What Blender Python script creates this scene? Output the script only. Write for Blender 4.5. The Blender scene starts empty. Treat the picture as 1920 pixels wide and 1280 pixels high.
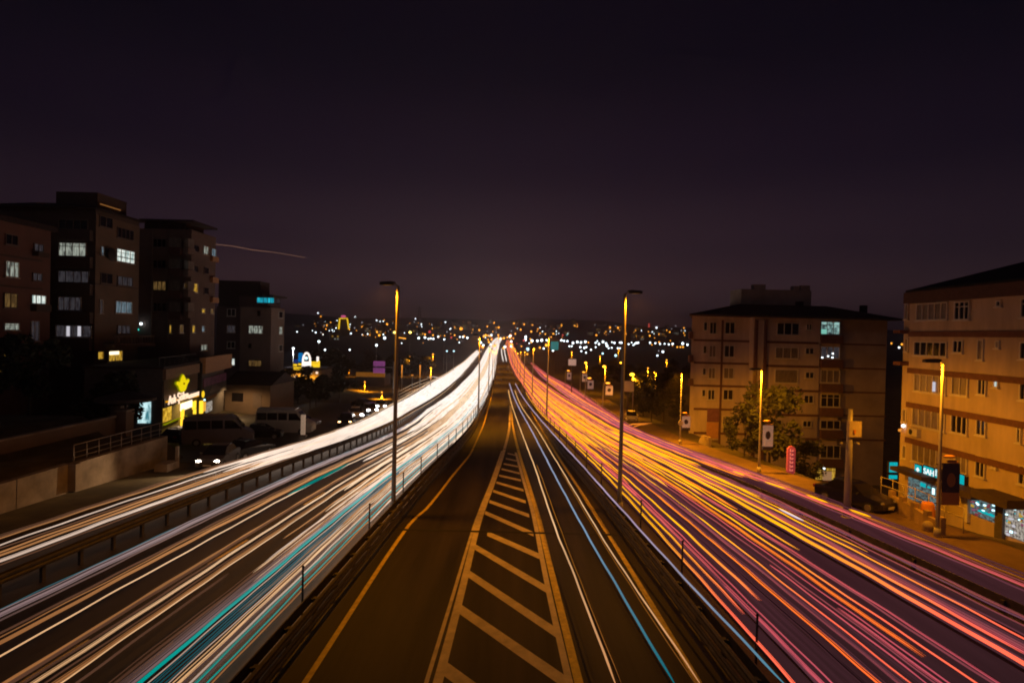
import bpy, math, random
from mathutils import Vector, Matrix
S = bpy.context.scene
COL = S.collection
R = math.radians
PI = math.pi
rnd = random.Random(11)

# ------------------------------------------------------------------ camera
FPX = 1100.0                                   # focal length in photo pixels (1920 wide)
CAMZ = 10.0
cam = bpy.data.cameras.new("camera")
cam.sensor_width = 36.0
cam.lens = 36.0 * FPX / 1920.0
cam.clip_start = 0.1
cam.clip_end = 9000
camo = bpy.data.objects.new("camera", cam)
COL.objects.link(camo)
PITCH, ROLL = 0.78, 1.4
ROT = Matrix.Rotation(R(90 - PITCH), 3, 'X') @ Matrix.Rotation(R(ROLL), 3, 'Z')
camo.matrix_world = Matrix.Translation((0, 0, CAMZ)) @ ROT.to_4x4()
S.camera = camo

# ------------------------------------------------------------------ night sky, fill sun, exposure
SUN_EL, SUN_AZ = 38.0, 215.0
world = bpy.data.worlds.new("World")
S.world = world
world.use_nodes = True
nt = world.node_tree
nt.nodes.clear()
def wn(t, **k):
    n = nt.nodes.new(t)
    for a, b in k.items(): setattr(n, a, b)
    return n
sky = wn('ShaderNodeTexSky', sky_type='NISHITA', sun_disc=False)
sky.sun_elevation = R(SUN_EL); sky.sun_rotation = R(SUN_AZ)
bg1 = wn('ShaderNodeBackground'); bg1.inputs['Strength'].default_value = 0.0006   # faint blue night air
tc = wn('ShaderNodeTexCoord'); sx = wn('ShaderNodeSeparateXYZ')
ramp = wn('ShaderNodeValToRGB'); ramp.color_ramp.interpolation = 'EASE'
els = ramp.color_ramp.elements
els[0].position = 0.0; els[0].color = (.050, .0235, .0285, 1)
els[1].position = 1.0; els[1].color = (.0010, .0004, .0026, 1)
for p, c in ((.06, (.044, .0200, .0262)), (.15, (.0215, .0095, .0170)), (.28, (.0076, .0029, .0094)), (.43, (.0027, .0010, .0049))):
    e = els.new(p); e.color = (*c, 1)
mr = wn('ShaderNodeMapRange'); mr.inputs['From Min'].default_value = .55; mr.inputs['From Max'].default_value = 1
mr.inputs['To Min'].default_value = .42; mr.inputs['To Max'].default_value = 1.0
bg2 = wn('ShaderNodeBackground'); add = wn('ShaderNodeAddShader'); out = wn('ShaderNodeOutputWorld')
L = nt.links.new
L(sky.outputs[0], bg1.inputs['Color'])
L(tc.outputs['Generated'], sx.inputs[0]); L(sx.outputs['Z'], ramp.inputs[0]); L(sx.outputs['Y'], mr.inputs['Value'])
L(ramp.outputs[0], bg2.inputs['Color']); L(mr.outputs[0], bg2.inputs['Strength'])
L(bg1.outputs[0], add.inputs[0]); L(bg2.outputs[0], add.inputs[1]); L(add.outputs[0], out.inputs['Surface'])

fill_sun = bpy.data.lights.new("fill_sun", 'SUN'); fill_sun.energy = 0.028; fill_sun.angle = R(.5); fill_sun.color = (.95, .82, .9)  # unseen fill sun, added to lift the facades facing the camera
mo = bpy.data.objects.new("fill_sun", fill_sun); COL.objects.link(mo)
mo.rotation_euler = (R(90 - SUN_EL), 0, R(180 - SUN_AZ))

S.view_settings.view_transform = 'Standard'
S.view_settings.look = 'None'
S.view_settings.exposure = 0
S.view_settings.gamma = 1
S.view_settings.use_curve_mapping = False
S.render.engine = 'CYCLES'
S.cycles.use_denoising = True
S.cycles.max_bounces = 4
S.cycles.diffuse_bounces = 2
S.cycles.glossy_bounces = 2
S.cycles.transparent_max_bounces = 4
S.cycles.sample_clamp_indirect = 3
S.cycles.filter_width = 1.9

# ------------------------------------------------------------------ road profile and pixel -> place helpers
PY_ = [-60, 0, 15.6, 33, 54, 82, 131, 180, 300, 396, 480, 720, 1080, 1600, 3000, 4200]
PH_ = [8.4, 8.9, 9.2, 9.7, 10.8, 12.3, 14.8, 16.9, 20.8, 21.4, 19.8, 13.2, 7.2, -4, -62, -70]
def pchip(xs, ys):
    n = len(xs); h = [xs[i+1]-xs[i] for i in range(n-1)]; d = [(ys[i+1]-ys[i])/h[i] for i in range(n-1)]
    m = [0]*n; m[0] = d[0]; m[-1] = d[-1]
    for i in range(1, n-1):
        if d[i-1]*d[i] <= 0: m[i] = 0
        else:
            w1 = 2*h[i]+h[i-1]; w2 = h[i]+2*h[i-1]
            m[i] = (w1+w2)/(w1/d[i-1]+w2/d[i])
    def f(x):
        if x <= xs[0]: return ys[0]
        if x >= xs[-1]: return ys[-1]
        i = 0
        while x > xs[i+1]: i += 1
        t = (x-xs[i])/h[i]; t2 = t*t; t3 = t2*t
        return (2*t3-3*t2+1)*ys[i]+(t3-2*t2+t)*h[i]*m[i]+(-2*t3+3*t2)*ys[i+1]+(t3-t2)*h[i]*m[i+1]
    return f
HF = pchip(PY_, PH_)
def ZR(y): return CAMZ - HF(y)
def ray(u, v): return (ROT @ Vector(((u-960)/FPX, -(v-640)/FPX, -1))).normalized()
C0 = Vector((0, 0, CAMZ))
def atY(u, v, Y):
    d = ray(u, v); return C0 + d*(Y/d.y)
def atX(u, v, X):
    d = ray(u, v); return C0 + d*(X/d.x)
def PG(u, v, dz=0.0, zf=None):
    zf = zf or (lambda x, y: ZR(y))
    d = ray(u, v)
    def F(t):
        p = C0 + d*t; return p.z - zf(p.x, p.y) - dz
    t0 = 3.0
    while t0 < 5200:
        t1 = t0*1.02
        if F(t1) <= 0:
            for _ in range(30):
                tm = (t0+t1)/2
                if F(tm) > 0: t0 = tm
                else: t1 = tm
            return C0 + d*t1
        t0 = t1
    return C0 + d*2800
def interp(tab, y):
    if y <= tab[0][0]: return tab[0][1]
    if y >= tab[-1][0]: return tab[-1][1]
    for i in range(len(tab)-1):
        a, b = tab[i], tab[i+1]
        if y <= b[0]: return a[1]+(b[1]-a[1])*(y-a[0])/(b[0]-a[0])
def curve(px, dz=0.0, smooth=6):
    t = sorted((round(p.y, 3), p.x) for p in (PG(u, v, dz) for u, v in px))
    f = pchip([a for a, _ in t], [b for _, b in t])
    # even samples in log distance, smoothed, so that the traced edges do not kink
    n = 44; l0, l1 = math.log(9), math.log(700)
    ly = [math.exp(l0+(l1-l0)*i/(n-1)) for i in range(n)]; xs = [f(a) for a in ly]
    w = smooth
    for _ in range(w):
        xs = [xs[0]]+[.25*xs[i-1]+.5*xs[i]+.25*xs[i+1] for i in range(1, n-1)]+[xs[-1]]
    g = pchip(ly, xs)
    # the near 60 m are straight: a fitted line, blended into the traced curve beyond
    yy = [14+44*k/40 for k in range(41)]; wq = [1/q for q in yy]; sw = sum(wq)
    my = sum(a*q for a, q in zip(wq, yy))/sw; mx = sum(a*f(q) for a, q in zip(wq, yy))/sw
    b = sum(a*(q-my)*(f(q)-mx) for a, q in zip(wq, yy))/sum(a*(q-my)**2 for a, q in zip(wq, yy))
    def h(y):
        lin = mx+b*(max(y, -5)-my)
        k = max(0., min(1., (y-42)/48)); k = k*k*(3-2*k)
        return lin*(1-k)+g(max(y, 10))*k
    return h
def sm(a, b, x):
    t = max(0., min(1., (x-a)/(b-a))); return t*t*(3-2*t)

BL = curve([(483, 1290), (596, 1165), (705, 1018), (766, 945), (801, 908), (829, 876), (851, 854), (874, 822), (903, 775), (920, 735), (930, 700), (934, 660), (936, 645)])
BR = curve([(1400, 1290), (1354, 1240), (1229, 1075), (1166, 997), (1130, 948), (1084, 890), (1049, 845), (1018, 800), (1000, 770), (985, 740), (970, 710), (958, 680), (949, 655), (946, 645)])
LIN = curve([(395, 1280), (665, 1000), (800, 869), (844, 830), (874, 798), (896, 776), (915, 732), (926, 695), (932, 655), (935, 644)], .6)
LOUT = curve([(0, 1151), (322, 1000), (400, 965), (735, 812), (800, 772), (840, 749), (871, 717), (896, 686), (910, 662), (919, 646)], .6, 16)
RAIL = curve([(24, 1109), (142, 1057), (232, 1016), (306, 985), (386, 953), (514, 902), (610, 858), (735, 803), (800, 764), (860, 714), (885, 687), (905, 662)], 0.0, 16)
LSIN = curve([(0, 1058), (153, 990), (420, 896), (597, 845), (728, 797), (815, 749), (840, 730), (868, 700), (883, 678), (902, 657), (914, 645)], .6, 16)
LSOUT = curve([(0, 1005), (400, 884), (636, 806), (740, 763), (784, 735), (827, 707), (871, 676), (890, 660), (905, 647)], .6, 16)
RIN = curve([(1530, 1280), (1242, 1000), (1220, 970), (1060, 815), (1012, 770), (986, 731), (967, 702), (954, 669), (951, 652), (948, 645)], .6)
ROUT = curve([(1920, 1153), (1681, 1028), (1600, 990), (1380, 903), (1274, 862), (1180, 815), (1100, 772), (1060, 750), (1012, 714), (979, 680), (967, 656), (960, 647)], .6, 16)
RSIN = curve([(1920, 1115), (1699, 1008), (1590, 972), (1380, 888), (1274, 852), (1180, 808), (1100, 765), (1060, 742), (1027, 714), (997, 682), (985, 663), (974, 650)], .6, 16)
RSOUT = curve([(1920, 1072), (1620, 957), (1444, 898), (1327, 857), (1274, 838), (1218, 816), (1170, 795), (1120, 755), (1060, 714), (1012, 692), (995, 672), (983, 655)], .6, 16)

# ------------------------------------------------------------------ object bookkeeping
def tag(o, label=None, cat=None, group=None, kind=None):
    if label: o['label'] = label
    if cat: o['category'] = cat
    if group: o['group'] = group
    if kind: o['kind'] = kind
    return o
def thing(name, loc, label, cat, rz=0.0, group=None):
    o = bpy.data.objects.new(name, None); o.empty_display_size = .3
    COL.objects.link(o); o.location = loc; o.rotation_euler = (0, 0, rz)
    return tag(o, label, cat, group)
def inst(name, me, parent=None, loc=(0, 0, 0), rz=0.0):
    o = bpy.data.objects.new(name, me); COL.objects.link(o)
    o.location = loc; o.rotation_euler = (0, 0, rz)
    if parent: o.parent = parent
    return o
def copy_tree(o, parent=None):
    c = o.copy(); COL.objects.link(c); c.parent = parent
    for ch in list(o.children): copy_tree(ch, c)
    return c

class MB:
    def __init__(s): s.v = []; s.f = []; s.m = []; s.sm = []
    def face(s, idx, m=0, smooth=False): s.f.append(idx); s.m.append(m); s.sm.append(smooth)
    def poly(s, pts, m=0):
        n = len(s.v); s.v += [tuple(p) for p in pts]; s.face(tuple(range(n, n+len(pts))), m); return s
    def box(s, c, d, rz=0.0, m=0, rx=0.0, ry=0.0, taper=1.0):
        M = Matrix.Rotation(rz, 3, 'Z') @ Matrix.Rotation(ry, 3, 'Y') @ Matrix.Rotation(rx, 3, 'X')
        n = len(s.v); c = Vector(c)
        for k in (-1, 1):
            t = taper if k > 0 else 1
            for a, b in ((-1, -1), (1, -1), (1, 1), (-1, 1)):
                s.v.append(tuple(c + M @ Vector((a*d[0]/2*t, b*d[1]/2*t, k*d[2]/2))))
        for q in ((3, 2, 1, 0), (4, 5, 6, 7), (0, 1, 5, 4), (1, 2, 6, 5), (2, 3, 7, 6), (3, 0, 4, 7)):
            s.face(tuple(n+i for i in q), m)
        return s
    def bar(s, a, b, w, m=0, h=None):
        a = Vector(a); b = Vector(b); d = (b-a)
        L_ = d.length
        if L_ < 1e-6: return s
        d.normalize()
        up = Vector((0, 0, 1)) if abs(d.z) < .95 else Vector((0, 1, 0))
        x = d.cross(up).normalized(); z = x.cross(d)
        h = h or w; n = len(s.v)
        for p in (a, b):
            for i, j in ((-1, -1), (1, -1), (1, 1), (-1, 1)):
                s.v.append(tuple(p + x*(i*w/2) + z*(j*h/2)))
        for q in ((3, 2, 1, 0), (4, 5, 6, 7), (0, 1, 5, 4), (1, 2, 6, 5), (2, 3, 7, 6), (3, 0, 4, 7)):
            s.face(tuple(n+i for i in q), m)
        return s
    def tube(s, pts, rad, n=8, m=0, cap=True, flat=1.0):
        pts = [Vector(p) for p in pts]; N = len(pts)
        if not hasattr(rad, '__len__'): rad = [rad]*N
        base = len(s.v)
        for i, p in enumerate(pts):
            d = (pts[min(i+1, N-1)] - pts[max(i-1, 0)]).normalized()
            up = Vector((0, 0, 1)) if abs(d.z) < .9 else Vector((0, 1, 0))
            x = d.cross(up).normalized(); z = x.cross(d)
            for k in range(n):
                a = 2*PI*k/n
                s.v.append(tuple(p + x*(math.cos(a)*rad[i]) + z*(math.sin(a)*rad[i]*flat)))
        for i in range(N-1):
            for k in range(n):
                k2 = (k+1) % n
                s.face((base+i*n+k, base+i*n+k2, base+(i+1)*n+k2, base+(i+1)*n+k), m, True)
        if cap:
            s.face(tuple(base+k for k in reversed(range(n))), m)
            s.face(tuple(base+(N-1)*n+k for k in range(n)), m)
        return s
    def ball(s, c, r, m=0, seg=10, ring=6, sc=(1, 1, 1)):
        base = len(s.v); c = Vector(c)
        for i in range(ring+1):
            th = PI*i/ring
            for k in range(seg):
                a = 2*PI*k/seg
                s.v.append((c.x+r*sc[0]*math.sin(th)*math.cos(a), c.y+r*sc[1]*math.sin(th)*math.sin(a), c.z+r*sc[2]*math.cos(th)))
        for i in range(ring):
            for k in range(seg):
                k2 = (k+1) % seg
                s.face((base+i*seg+k, base+(i+1)*seg+k, base+(i+1)*seg+k2, base+i*seg+k2), m, True)
        return s
    def prism(s, prof, a, b, axis='x', m=0, smooth=False):
        """profile of (p, z) swept along an axis from a to b"""
        n = len(s.v); k = len(prof)
        for t in (a, b):
            for p, z in prof: s.v.append((t, p, z) if axis == 'x' else (p, t, z))
        s.face(tuple(range(n, n+k)), m); s.face(tuple(range(n+2*k-1, n+k-1, -1)), m)
        for i in range(k):
            j = (i+1) % k
            s.face((n+j, n+i, n+k+i, n+k+j), m, smooth)
        return s
    def mesh(s, name, mats):
        me = bpy.data.meshes.new(name)
        me.from_pydata(s.v, [], s.f)
        for mt in (mats if isinstance(mats, (list, tuple)) else [mats]): me.materials.append(mt)
        me.polygons.foreach_set('material_index', s.m)
        me.polygons.foreach_set('use_smooth', s.sm)
        me.update()
        return me
    def build(s, name, mats, parent=None, loc=(0, 0, 0), rz=0.0):
        return inst(name, s.mesh(name, mats), parent, loc, rz)

# ------------------------------------------------------------------ materials
def mat(name, col, rough=.8, metal=0., var=.25, scale=3., bump=.0, bscale=40., emit=None, estr=1., spec=.5, stretch=None, coat=0.):
    m = bpy.data.materials.new(name); m.use_nodes = True
    t = m.node_tree; b = t.nodes['Principled BSDF']
    b.inputs['Roughness'].default_value = rough; b.inputs['Metallic'].default_value = metal
    b.inputs['Specular IOR Level'].default_value = spec
    b.inputs['Coat Weight'].default_value = coat
    g = t.nodes.new('ShaderNodeTexCoord')
    co = g.outputs['Object']
    if stretch:
        mp = t.nodes.new('ShaderNodeMapping'); mp.inputs['Scale'].default_value = stretch
        t.links.new(co, mp.inputs[0]); co = mp.outputs[0]
    nz = t.nodes.new('ShaderNodeTexNoise'); nz.inputs['Scale'].default_value = scale; nz.inputs['Detail'].default_value = 6
    nz.inputs['Roughness'].default_value = .62
    t.links.new(co, nz.inputs['Vector'])
    cr = t.nodes.new('ShaderNodeValToRGB')
    cr.color_ramp.elements[0].position = .3; cr.color_ramp.elements[1].position = .72
    cr.color_ramp.elements[0].color = (*[c*(1-var) for c in col], 1)
    cr.color_ramp.elements[1].color = (*[min(1, c*(1+var)) for c in col], 1)
    t.links.new(nz.outputs['Fac'], cr.inputs[0]); t.links.new(cr.outputs[0], b.inputs['Base Color'])
    if bump:
        n2 = t.nodes.new('ShaderNodeTexNoise'); n2.inputs['Scale'].default_value = bscale; n2.inputs['Detail'].default_value = 3
        t.links.new(g.outputs['Object'], n2.inputs['Vector'])
        bp = t.nodes.new('ShaderNodeBump'); bp.inputs['Strength'].default_value = bump; bp.inputs['Distance'].default_value = .02
        t.links.new(n2.outputs['Fac'], bp.inputs['Height']); t.links.new(bp.outputs[0], b.inputs['Normal'])
    if emit:
        b.inputs['Emission Color'].default_value = (*emit, 1); b.inputs['Emission Strength'].default_value = estr
    return m
def glow(name, col, st=1., sample='NONE'):
    m = bpy.data.materials.new(name); m.use_nodes = True
    t = m.node_tree; t.nodes.clear()
    e = t.nodes.new('ShaderNodeEmission'); o = t.nodes.new('ShaderNodeOutputMaterial')
    e.inputs['Color'].default_value = (*col, 1); e.inputs['Strength'].default_value = st
    t.links.new(e.outputs[0], o.inputs['Surface'])
    m.cycles.emission_sampling = sample
    return m
def trailmat(name, near, mid, far, y=(14, 34, 110), st=1.0):
    """light left in the air by a lamp: colour of the lamp seen from nearer to farther along the road"""
    m = bpy.data.materials.new(name); m.use_nodes = True
    t = m.node_tree; t.nodes.clear()
    g = t.nodes.new('ShaderNodeNewGeometry'); s = t.nodes.new('ShaderNodeSeparateXYZ')
    mr = t.nodes.new('ShaderNodeMapRange'); mr.inputs['From Min'].default_value = 0; mr.inputs['From Max'].default_value = 200
    cr = t.nodes.new('ShaderNodeValToRGB'); e0 = cr.color_ramp.elements
    e0[0].position = y[0]/200; e0[0].color = (*near, 1)
    e0[1].position = y[2]/200; e0[1].color = (*far, 1)
    k = e0.new(y[1]/200); k.color = (*mid, 1)
    mp = t.nodes.new('ShaderNodeMapping'); mp.inputs['Scale'].default_value = (1.2, .10, 1.2)
    nz = t.nodes.new('ShaderNodeTexNoise'); nz.inputs['Scale'].default_value = 1.6; nz.inputs['Detail'].default_value = 4
    ms = t.nodes.new('ShaderNodeMapRange'); ms.inputs['From Min'].default_value = .3; ms.inputs['From Max'].default_value = .7
    ms.inputs['To Min'].default_value = .8*st; ms.inputs['To Max'].default_value = 1.2*st
    e = t.nodes.new('ShaderNodeEmission'); o = t.nodes.new('ShaderNodeOutputMaterial')
    l = t.links.new
    l(g.outputs['Position'], s.inputs[0]); l(s.outputs['Y'], mr.inputs[0]); l(mr.outputs[0], cr.inputs[0]); l(cr.outputs[0], e.inputs['Color'])
    l(g.outputs['Position'], mp.inputs[0]); l(mp.outputs[0], nz.inputs[0]); l(nz.outputs['Fac'], ms.inputs[0]); l(ms.outputs[0], e.inputs['Strength'])
    l(e.outputs[0], o.inputs['Surface'])
    m.cycles.emission_sampling = 'NONE'
    return m
def litpane(name, a, b, st=1., scale=(6, 1, 1.2)):
    """lit room behind curtains: streaky brightness across the pane"""
    m = bpy.data.materials.new(name); m.use_nodes = True
    t = m.node_tree; bs = t.nodes['Principled BSDF']
    g = t.nodes.new('ShaderNodeTexCoord'); ob = t.nodes.new('ShaderNodeObjectInfo')
    ad = t.nodes.new('ShaderNodeVectorMath'); ad.operation = 'ADD'
    mp = t.nodes.new('ShaderNodeMapping'); mp.inputs['Scale'].default_value = scale
    nz = t.nodes.new('ShaderNodeTexNoise'); nz.inputs['Scale'].default_value = 1.1; nz.inputs['Detail'].default_value = 3
    cr = t.nodes.new('ShaderNodeValToRGB'); cr.color_ramp.elements[0].position = .36; cr.color_ramp.elements[1].position = .62
    cr.color_ramp.elements[0].color = (*a, 1); cr.color_ramp.elements[1].color = (*b, 1)
    l = t.links.new
    l(g.outputs['Object'], ad.inputs[0]); l(ob.outputs['Location'], ad.inputs[1]); l(ad.outputs[0], mp.inputs[0]); l(mp.outputs[0], nz.inputs[0])
    l(nz.outputs['Fac'], cr.inputs[0]); l(cr.outputs[0], bs.inputs['Emission Color'])
    bs.inputs['Emission Strength'].default_value = st; bs.inputs['Base Color'].default_value = (.05, .05, .05, 1); bs.inputs['Roughness'].default_value = .15
    m.cycles.emission_sampling = 'FRONT' if st > 3 else 'NONE'
    return m

M = {}
M['asphalt'] = mat('asphalt', (.042, .035, .038), .55, var=.35, scale=.6, bump=.35, bscale=60, stretch=(3, .25, 1))
M['bus_asphalt'] = mat('busway asphalt', (.036, .028, .025), .62, var=.75, scale=.5, bump=.35, bscale=60, spec=.25, stretch=(2.2, .10, 1))
M['shoulder'] = mat('headlit asphalt shoulder', (.30, .26, .255), .75, var=.3, scale=.8, bump=.3, stretch=(2, .2, 1))  # headlight brightness on the asphalt put into a paler base colour
M['joint'] = mat('rubber joint', (.016, .014, .014), .8)
M['paint_y'] = mat('worn yellow road paint', (.82, .58, .08), .6, var=.3, scale=4)
M['paint_w'] = mat('worn white road paint', (.74, .62, .42), .6, var=.25, scale=2.2)
M['steel'] = mat('galvanised steel', (.24, .22, .21), .55, .3, var=.3)
M['darksteel'] = mat('weathered dark steel', (.085, .075, .072), .6, .2, var=.4)
M['polepaint'] = mat('painted lamp pole', (.36, .34, .32), .5, .1, var=.15)
M['concrete'] = mat('old concrete', (.33, .27, .22), .9, var=.45, scale=.7, bump=.5, bscale=14)
M['soil'] = mat('dry earth and grass', (.085, .07, .042), .95, var=.5, scale=.5, bump=.6, bscale=6)
M['pave'] = mat('pavement slabs', (.125, .078, .072), .85, var=.3, scale=.9, bump=.4, bscale=18)
M['far'] = mat('far hillside scrub', (.035, .033, .03), .95, var=.5, scale=.01)
M['leaf'] = mat('leaf', (.046, .052, .022), .75, var=.5, scale=1.2)
M['leafd'] = mat('dark leaf', (.028, .034, .022), .8, var=.5, scale=1.2)
M['bark'] = mat('bark', (.09, .065, .045), .95, var=.4, bump=.6)
M['wallA'] = mat('beige render', (.52, .43, .385), .9, var=.24, scale=.5, stretch=(1.6, 1.6, .35), bump=.25, bscale=25)
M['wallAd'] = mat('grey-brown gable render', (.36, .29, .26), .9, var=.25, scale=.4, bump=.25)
M['bandA'] = mat('brick-red band', (.13, .062, .055), .9, var=.2)
M['wallB'] = mat('ochre render', (.50, .40, .315), .9, var=.22, scale=.5, stretch=(1.6, 1.6, .35), bump=.25, bscale=25)
M['bandB'] = mat('brown-red band', (.15, .068, .05), .9, var=.2)
M['rooftile'] = mat('dark roof tiles', (.045, .028, .028), .85, var=.4, scale=2, bump=.6, bscale=12)
M['roofdark'] = mat('black-brown roof tiles', (.018, .014, .014), .9, var=.4, scale=2, bump=.6, bscale=12)
M['fasciaB'] = mat('dark brown eaves board', (.085, .045, .036), .9, var=.2)
M['frame'] = mat('white window frame', (.62, .58, .53), .5, var=.08)
M['framed'] = mat('brown window frame', (.18, .13, .11), .6, var=.12)
M['glass'] = mat('dark window glass', (.012, .010, .013), .08, var=.2, spec=.6)
M['glasscurt'] = mat('curtained window', (.20, .165, .14), .35, var=.5, scale=2.5, stretch=(4, 1, .5))
M['wallT'] = mat('terracotta render', (.21, .105, .085), .9, var=.18, scale=.4, bump=.2)
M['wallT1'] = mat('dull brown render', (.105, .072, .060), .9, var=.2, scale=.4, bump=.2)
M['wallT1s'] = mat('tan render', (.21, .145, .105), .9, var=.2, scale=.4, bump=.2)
M['wallT2'] = mat('grey-brown render', (.17, .115, .098), .9, var=.2, scale=.4, bump=.2)
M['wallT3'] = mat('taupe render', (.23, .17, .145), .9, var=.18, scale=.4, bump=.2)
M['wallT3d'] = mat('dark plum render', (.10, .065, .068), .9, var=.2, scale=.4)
M['shopgrey'] = mat('grey cladding', (.10, .088, .088), .7, var=.2)
M['shopslat'] = mat('timber slat', (.17, .095, .045), .7, var=.3, stretch=(1, 1, 4))
M['fascia'] = mat('orange-brown fascia', (.52, .27, .13), .7, var=.15)
M['poster'] = mat('purple poster', (.22, .07, .15), .5, var=.5, scale=1.2)
M['black'] = mat('matt black', (.012, .011, .013), .6, var=.1)
M['carblack'] = mat('black car paint', (.010, .010, .014), .22, var=.1, coat=.6)
M['carwhite'] = mat('white car paint', (.55, .52, .5), .3, var=.06, coat=.5)
M['cargrey'] = mat('grey car paint', (.16, .15, .155), .3, .3, var=.1, coat=.5)
M['carred'] = mat('dull red car paint', (.25, .085, .06), .35, var=.1, coat=.4)
M['vancream'] = mat('cream van paint', (.42, .36, .30), .4, var=.08, coat=.3)
M['vangrey'] = mat('grey minibus paint', (.20, .17, .18), .4, var=.1, coat=.3)
M['rubber'] = mat('tyre rubber', (.015, .015, .015), .9)
M['rim'] = mat('alloy rim', (.35, .35, .36), .35, .7)
M['plate'] = mat('number plate', (.65, .62, .58), .5, var=.05)
M['amber'] = mat('amber lens', (.5, .2, .03), .2)
M['redlens'] = mat('red lens', (.25, .01, .01), .2)
M['chrome'] = mat('bright lamp glass', (.7, .7, .72), .08, .8, var=.05)
M['banner'] = mat('white banner with added glow', (.68, .62, .58), .8, var=.08, emit=(.8, .56, .44), estr=.12)  # faint glow added for the lamp light falling on the cloth
M['navy'] = mat('navy print', (.05, .045, .12), .7, var=.1)
M['skin'] = mat('printed face tone', (.36, .19, .12), .7, var=.1)
M['pink'] = mat('pink sign board', (.42, .10, .14), .6, var=.15, emit=(.5, .06, .11), estr=.2)  # slight glow added to hold the pink under sodium light
M['pinkletter'] = mat('pale pink lettering', (.62, .25, .25), .6, emit=(.8, .3, .25), estr=.5)  # letters glow too, to stand out on the glowing board
M['whiteboard'] = mat('white board', (.72, .68, .62), .6, var=.07)
M['boxyellow'] = mat('pale cabinet paint', (.42, .35, .25), .55, var=.15)
M['orangeplate'] = mat('orange-brown plate', (.50, .24, .11), .7, var=.1)
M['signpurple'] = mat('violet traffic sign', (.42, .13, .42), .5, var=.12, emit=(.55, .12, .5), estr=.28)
M['signfar'] = mat('pale far sign', (.62, .55, .50), .6, var=.1)
M['awning'] = mat('dark awning', (.06, .04, .038), .8, var=.2)
M['dish'] = mat('satellite dish', (.03, .025, .026), .6)
M['railing'] = mat('pale steel railing', (.36, .31, .28), .5, .3, var=.15)
M['parapet'] = mat('stone parapet', (.36, .25, .15), .85, var=.3, scale=1.4, bump=.5, bscale=12)

G = {}
G['sodium'] = glow('sodium lens', (1, .42, .02), 6)
G['amberlamp'] = glow('amber street light', (1, .36, .03), 3.0)
G['amberdim'] = glow('dim amber light', (1, .33, .04), .9)
G['yellowlamp'] = glow('yellow floodlight', (1, .72, .14), 5)
G['whitelamp'] = glow('white street light', (.82, .95, 1), 4.0)
G['whitedim'] = glow('dim white light', (.75, .72, .8), .75)
G['coollamp'] = glow('bluish white light', (.55, .9, 1), 2.2)
G['tealdot'] = glow('teal light', (.02, .42, .45), 1.1)
G['reddot'] = glow('red sign light', (.9, .10, .08), .8)
G['headlight'] = glow('headlight', (1, .84, .66), 40, 'FRONT')
G['headdim'] = glow('headlight low', (1, .55, .2), 10, 'NONE')
G['whitehead'] = glow('white headlight', (.95, .97, 1), 14, 'NONE')
G['tealsign'] = glow('teal backlit sign', (.0, .42, .46), 1.0, 'FRONT')
G['signletter'] = glow('white sign letters', (.85, .9, .9), 1.2)
G['crown'] = glow('yellow neon emblem', (.85, .66, .005), 1.0)
G['crownhalo'] = glow('olive neon edge', (.35, .36, .0), .6)
G['letters'] = glow('warm white sign letters', (1, .70, .48), 1.3)
G['letterback'] = glow('orange letter halo', (1, .42, .0), .95)
G['neonyellow'] = glow('yellow neon tube', (1, .62, .02), 1.1)
G['neonpink'] = glow('pink neon tube', (.8, .12, .3), .9)
G['archwhite'] = glow('white neon arch', (1, .88, .8), 1.3)
G['blue'] = glow('blue neon', (.0, .17, .5), .8)
G['shopyellow'] = glow('yellow shop light', (.98, .58, .03), 1.6, 'FRONT')
G['shopwhite'] = glow('white shop light', (1, .82, .5), 2.0, 'FRONT')
P_ = {
 'white': litpane('lit white room', (.05, .055, .05), (.60, .66, .56), .55),
 'bright': litpane('brightly lit room', (.28, .42, .40), (.95, 1.0, .92), 1.0),
 'dim': litpane('dimly lit room', (.035, .028, .036), (.11, .10, .115), .32),
 'blue': litpane('television-lit room', (.03, .06, .07), (.22, .30, .36), .7),
 'yellow': litpane('warm lit room', (.16, .075, .004), (.62, .36, .04), 1.0),
 'warmdim': litpane('dim warm room', (.035, .018, .006), (.13, .075, .022), 1.0),
 'cyan': litpane('cyan lit loft', (.0, .14, .22), (.02, .55, .70), 1.0, (3, 1, .4)),
 'tealroom': litpane('teal lit balcony', (.02, .03, .035), (.30, .52, .48), 1.0, (2.5, 1, 2)),
 'shopy': litpane('yellow shop interior', (.30, .14, .002), (.85, .52, .05), 1.0, (2, 1, 2)),
 'shopteal': litpane('teal shop interior', (.05, .20, .24), (.65, .95, .98), 1.0, (3, 1, 1)),
 'goods': litpane('shop window of goods', (.012, .010, .014), (.10, .19, .20), 1.0, (5, 1, 6)),
 'goods2': litpane('shop window of wares', (.03, .03, .035), (.45, .42, .36), 1.0, (6, 1, 5)),
}

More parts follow.
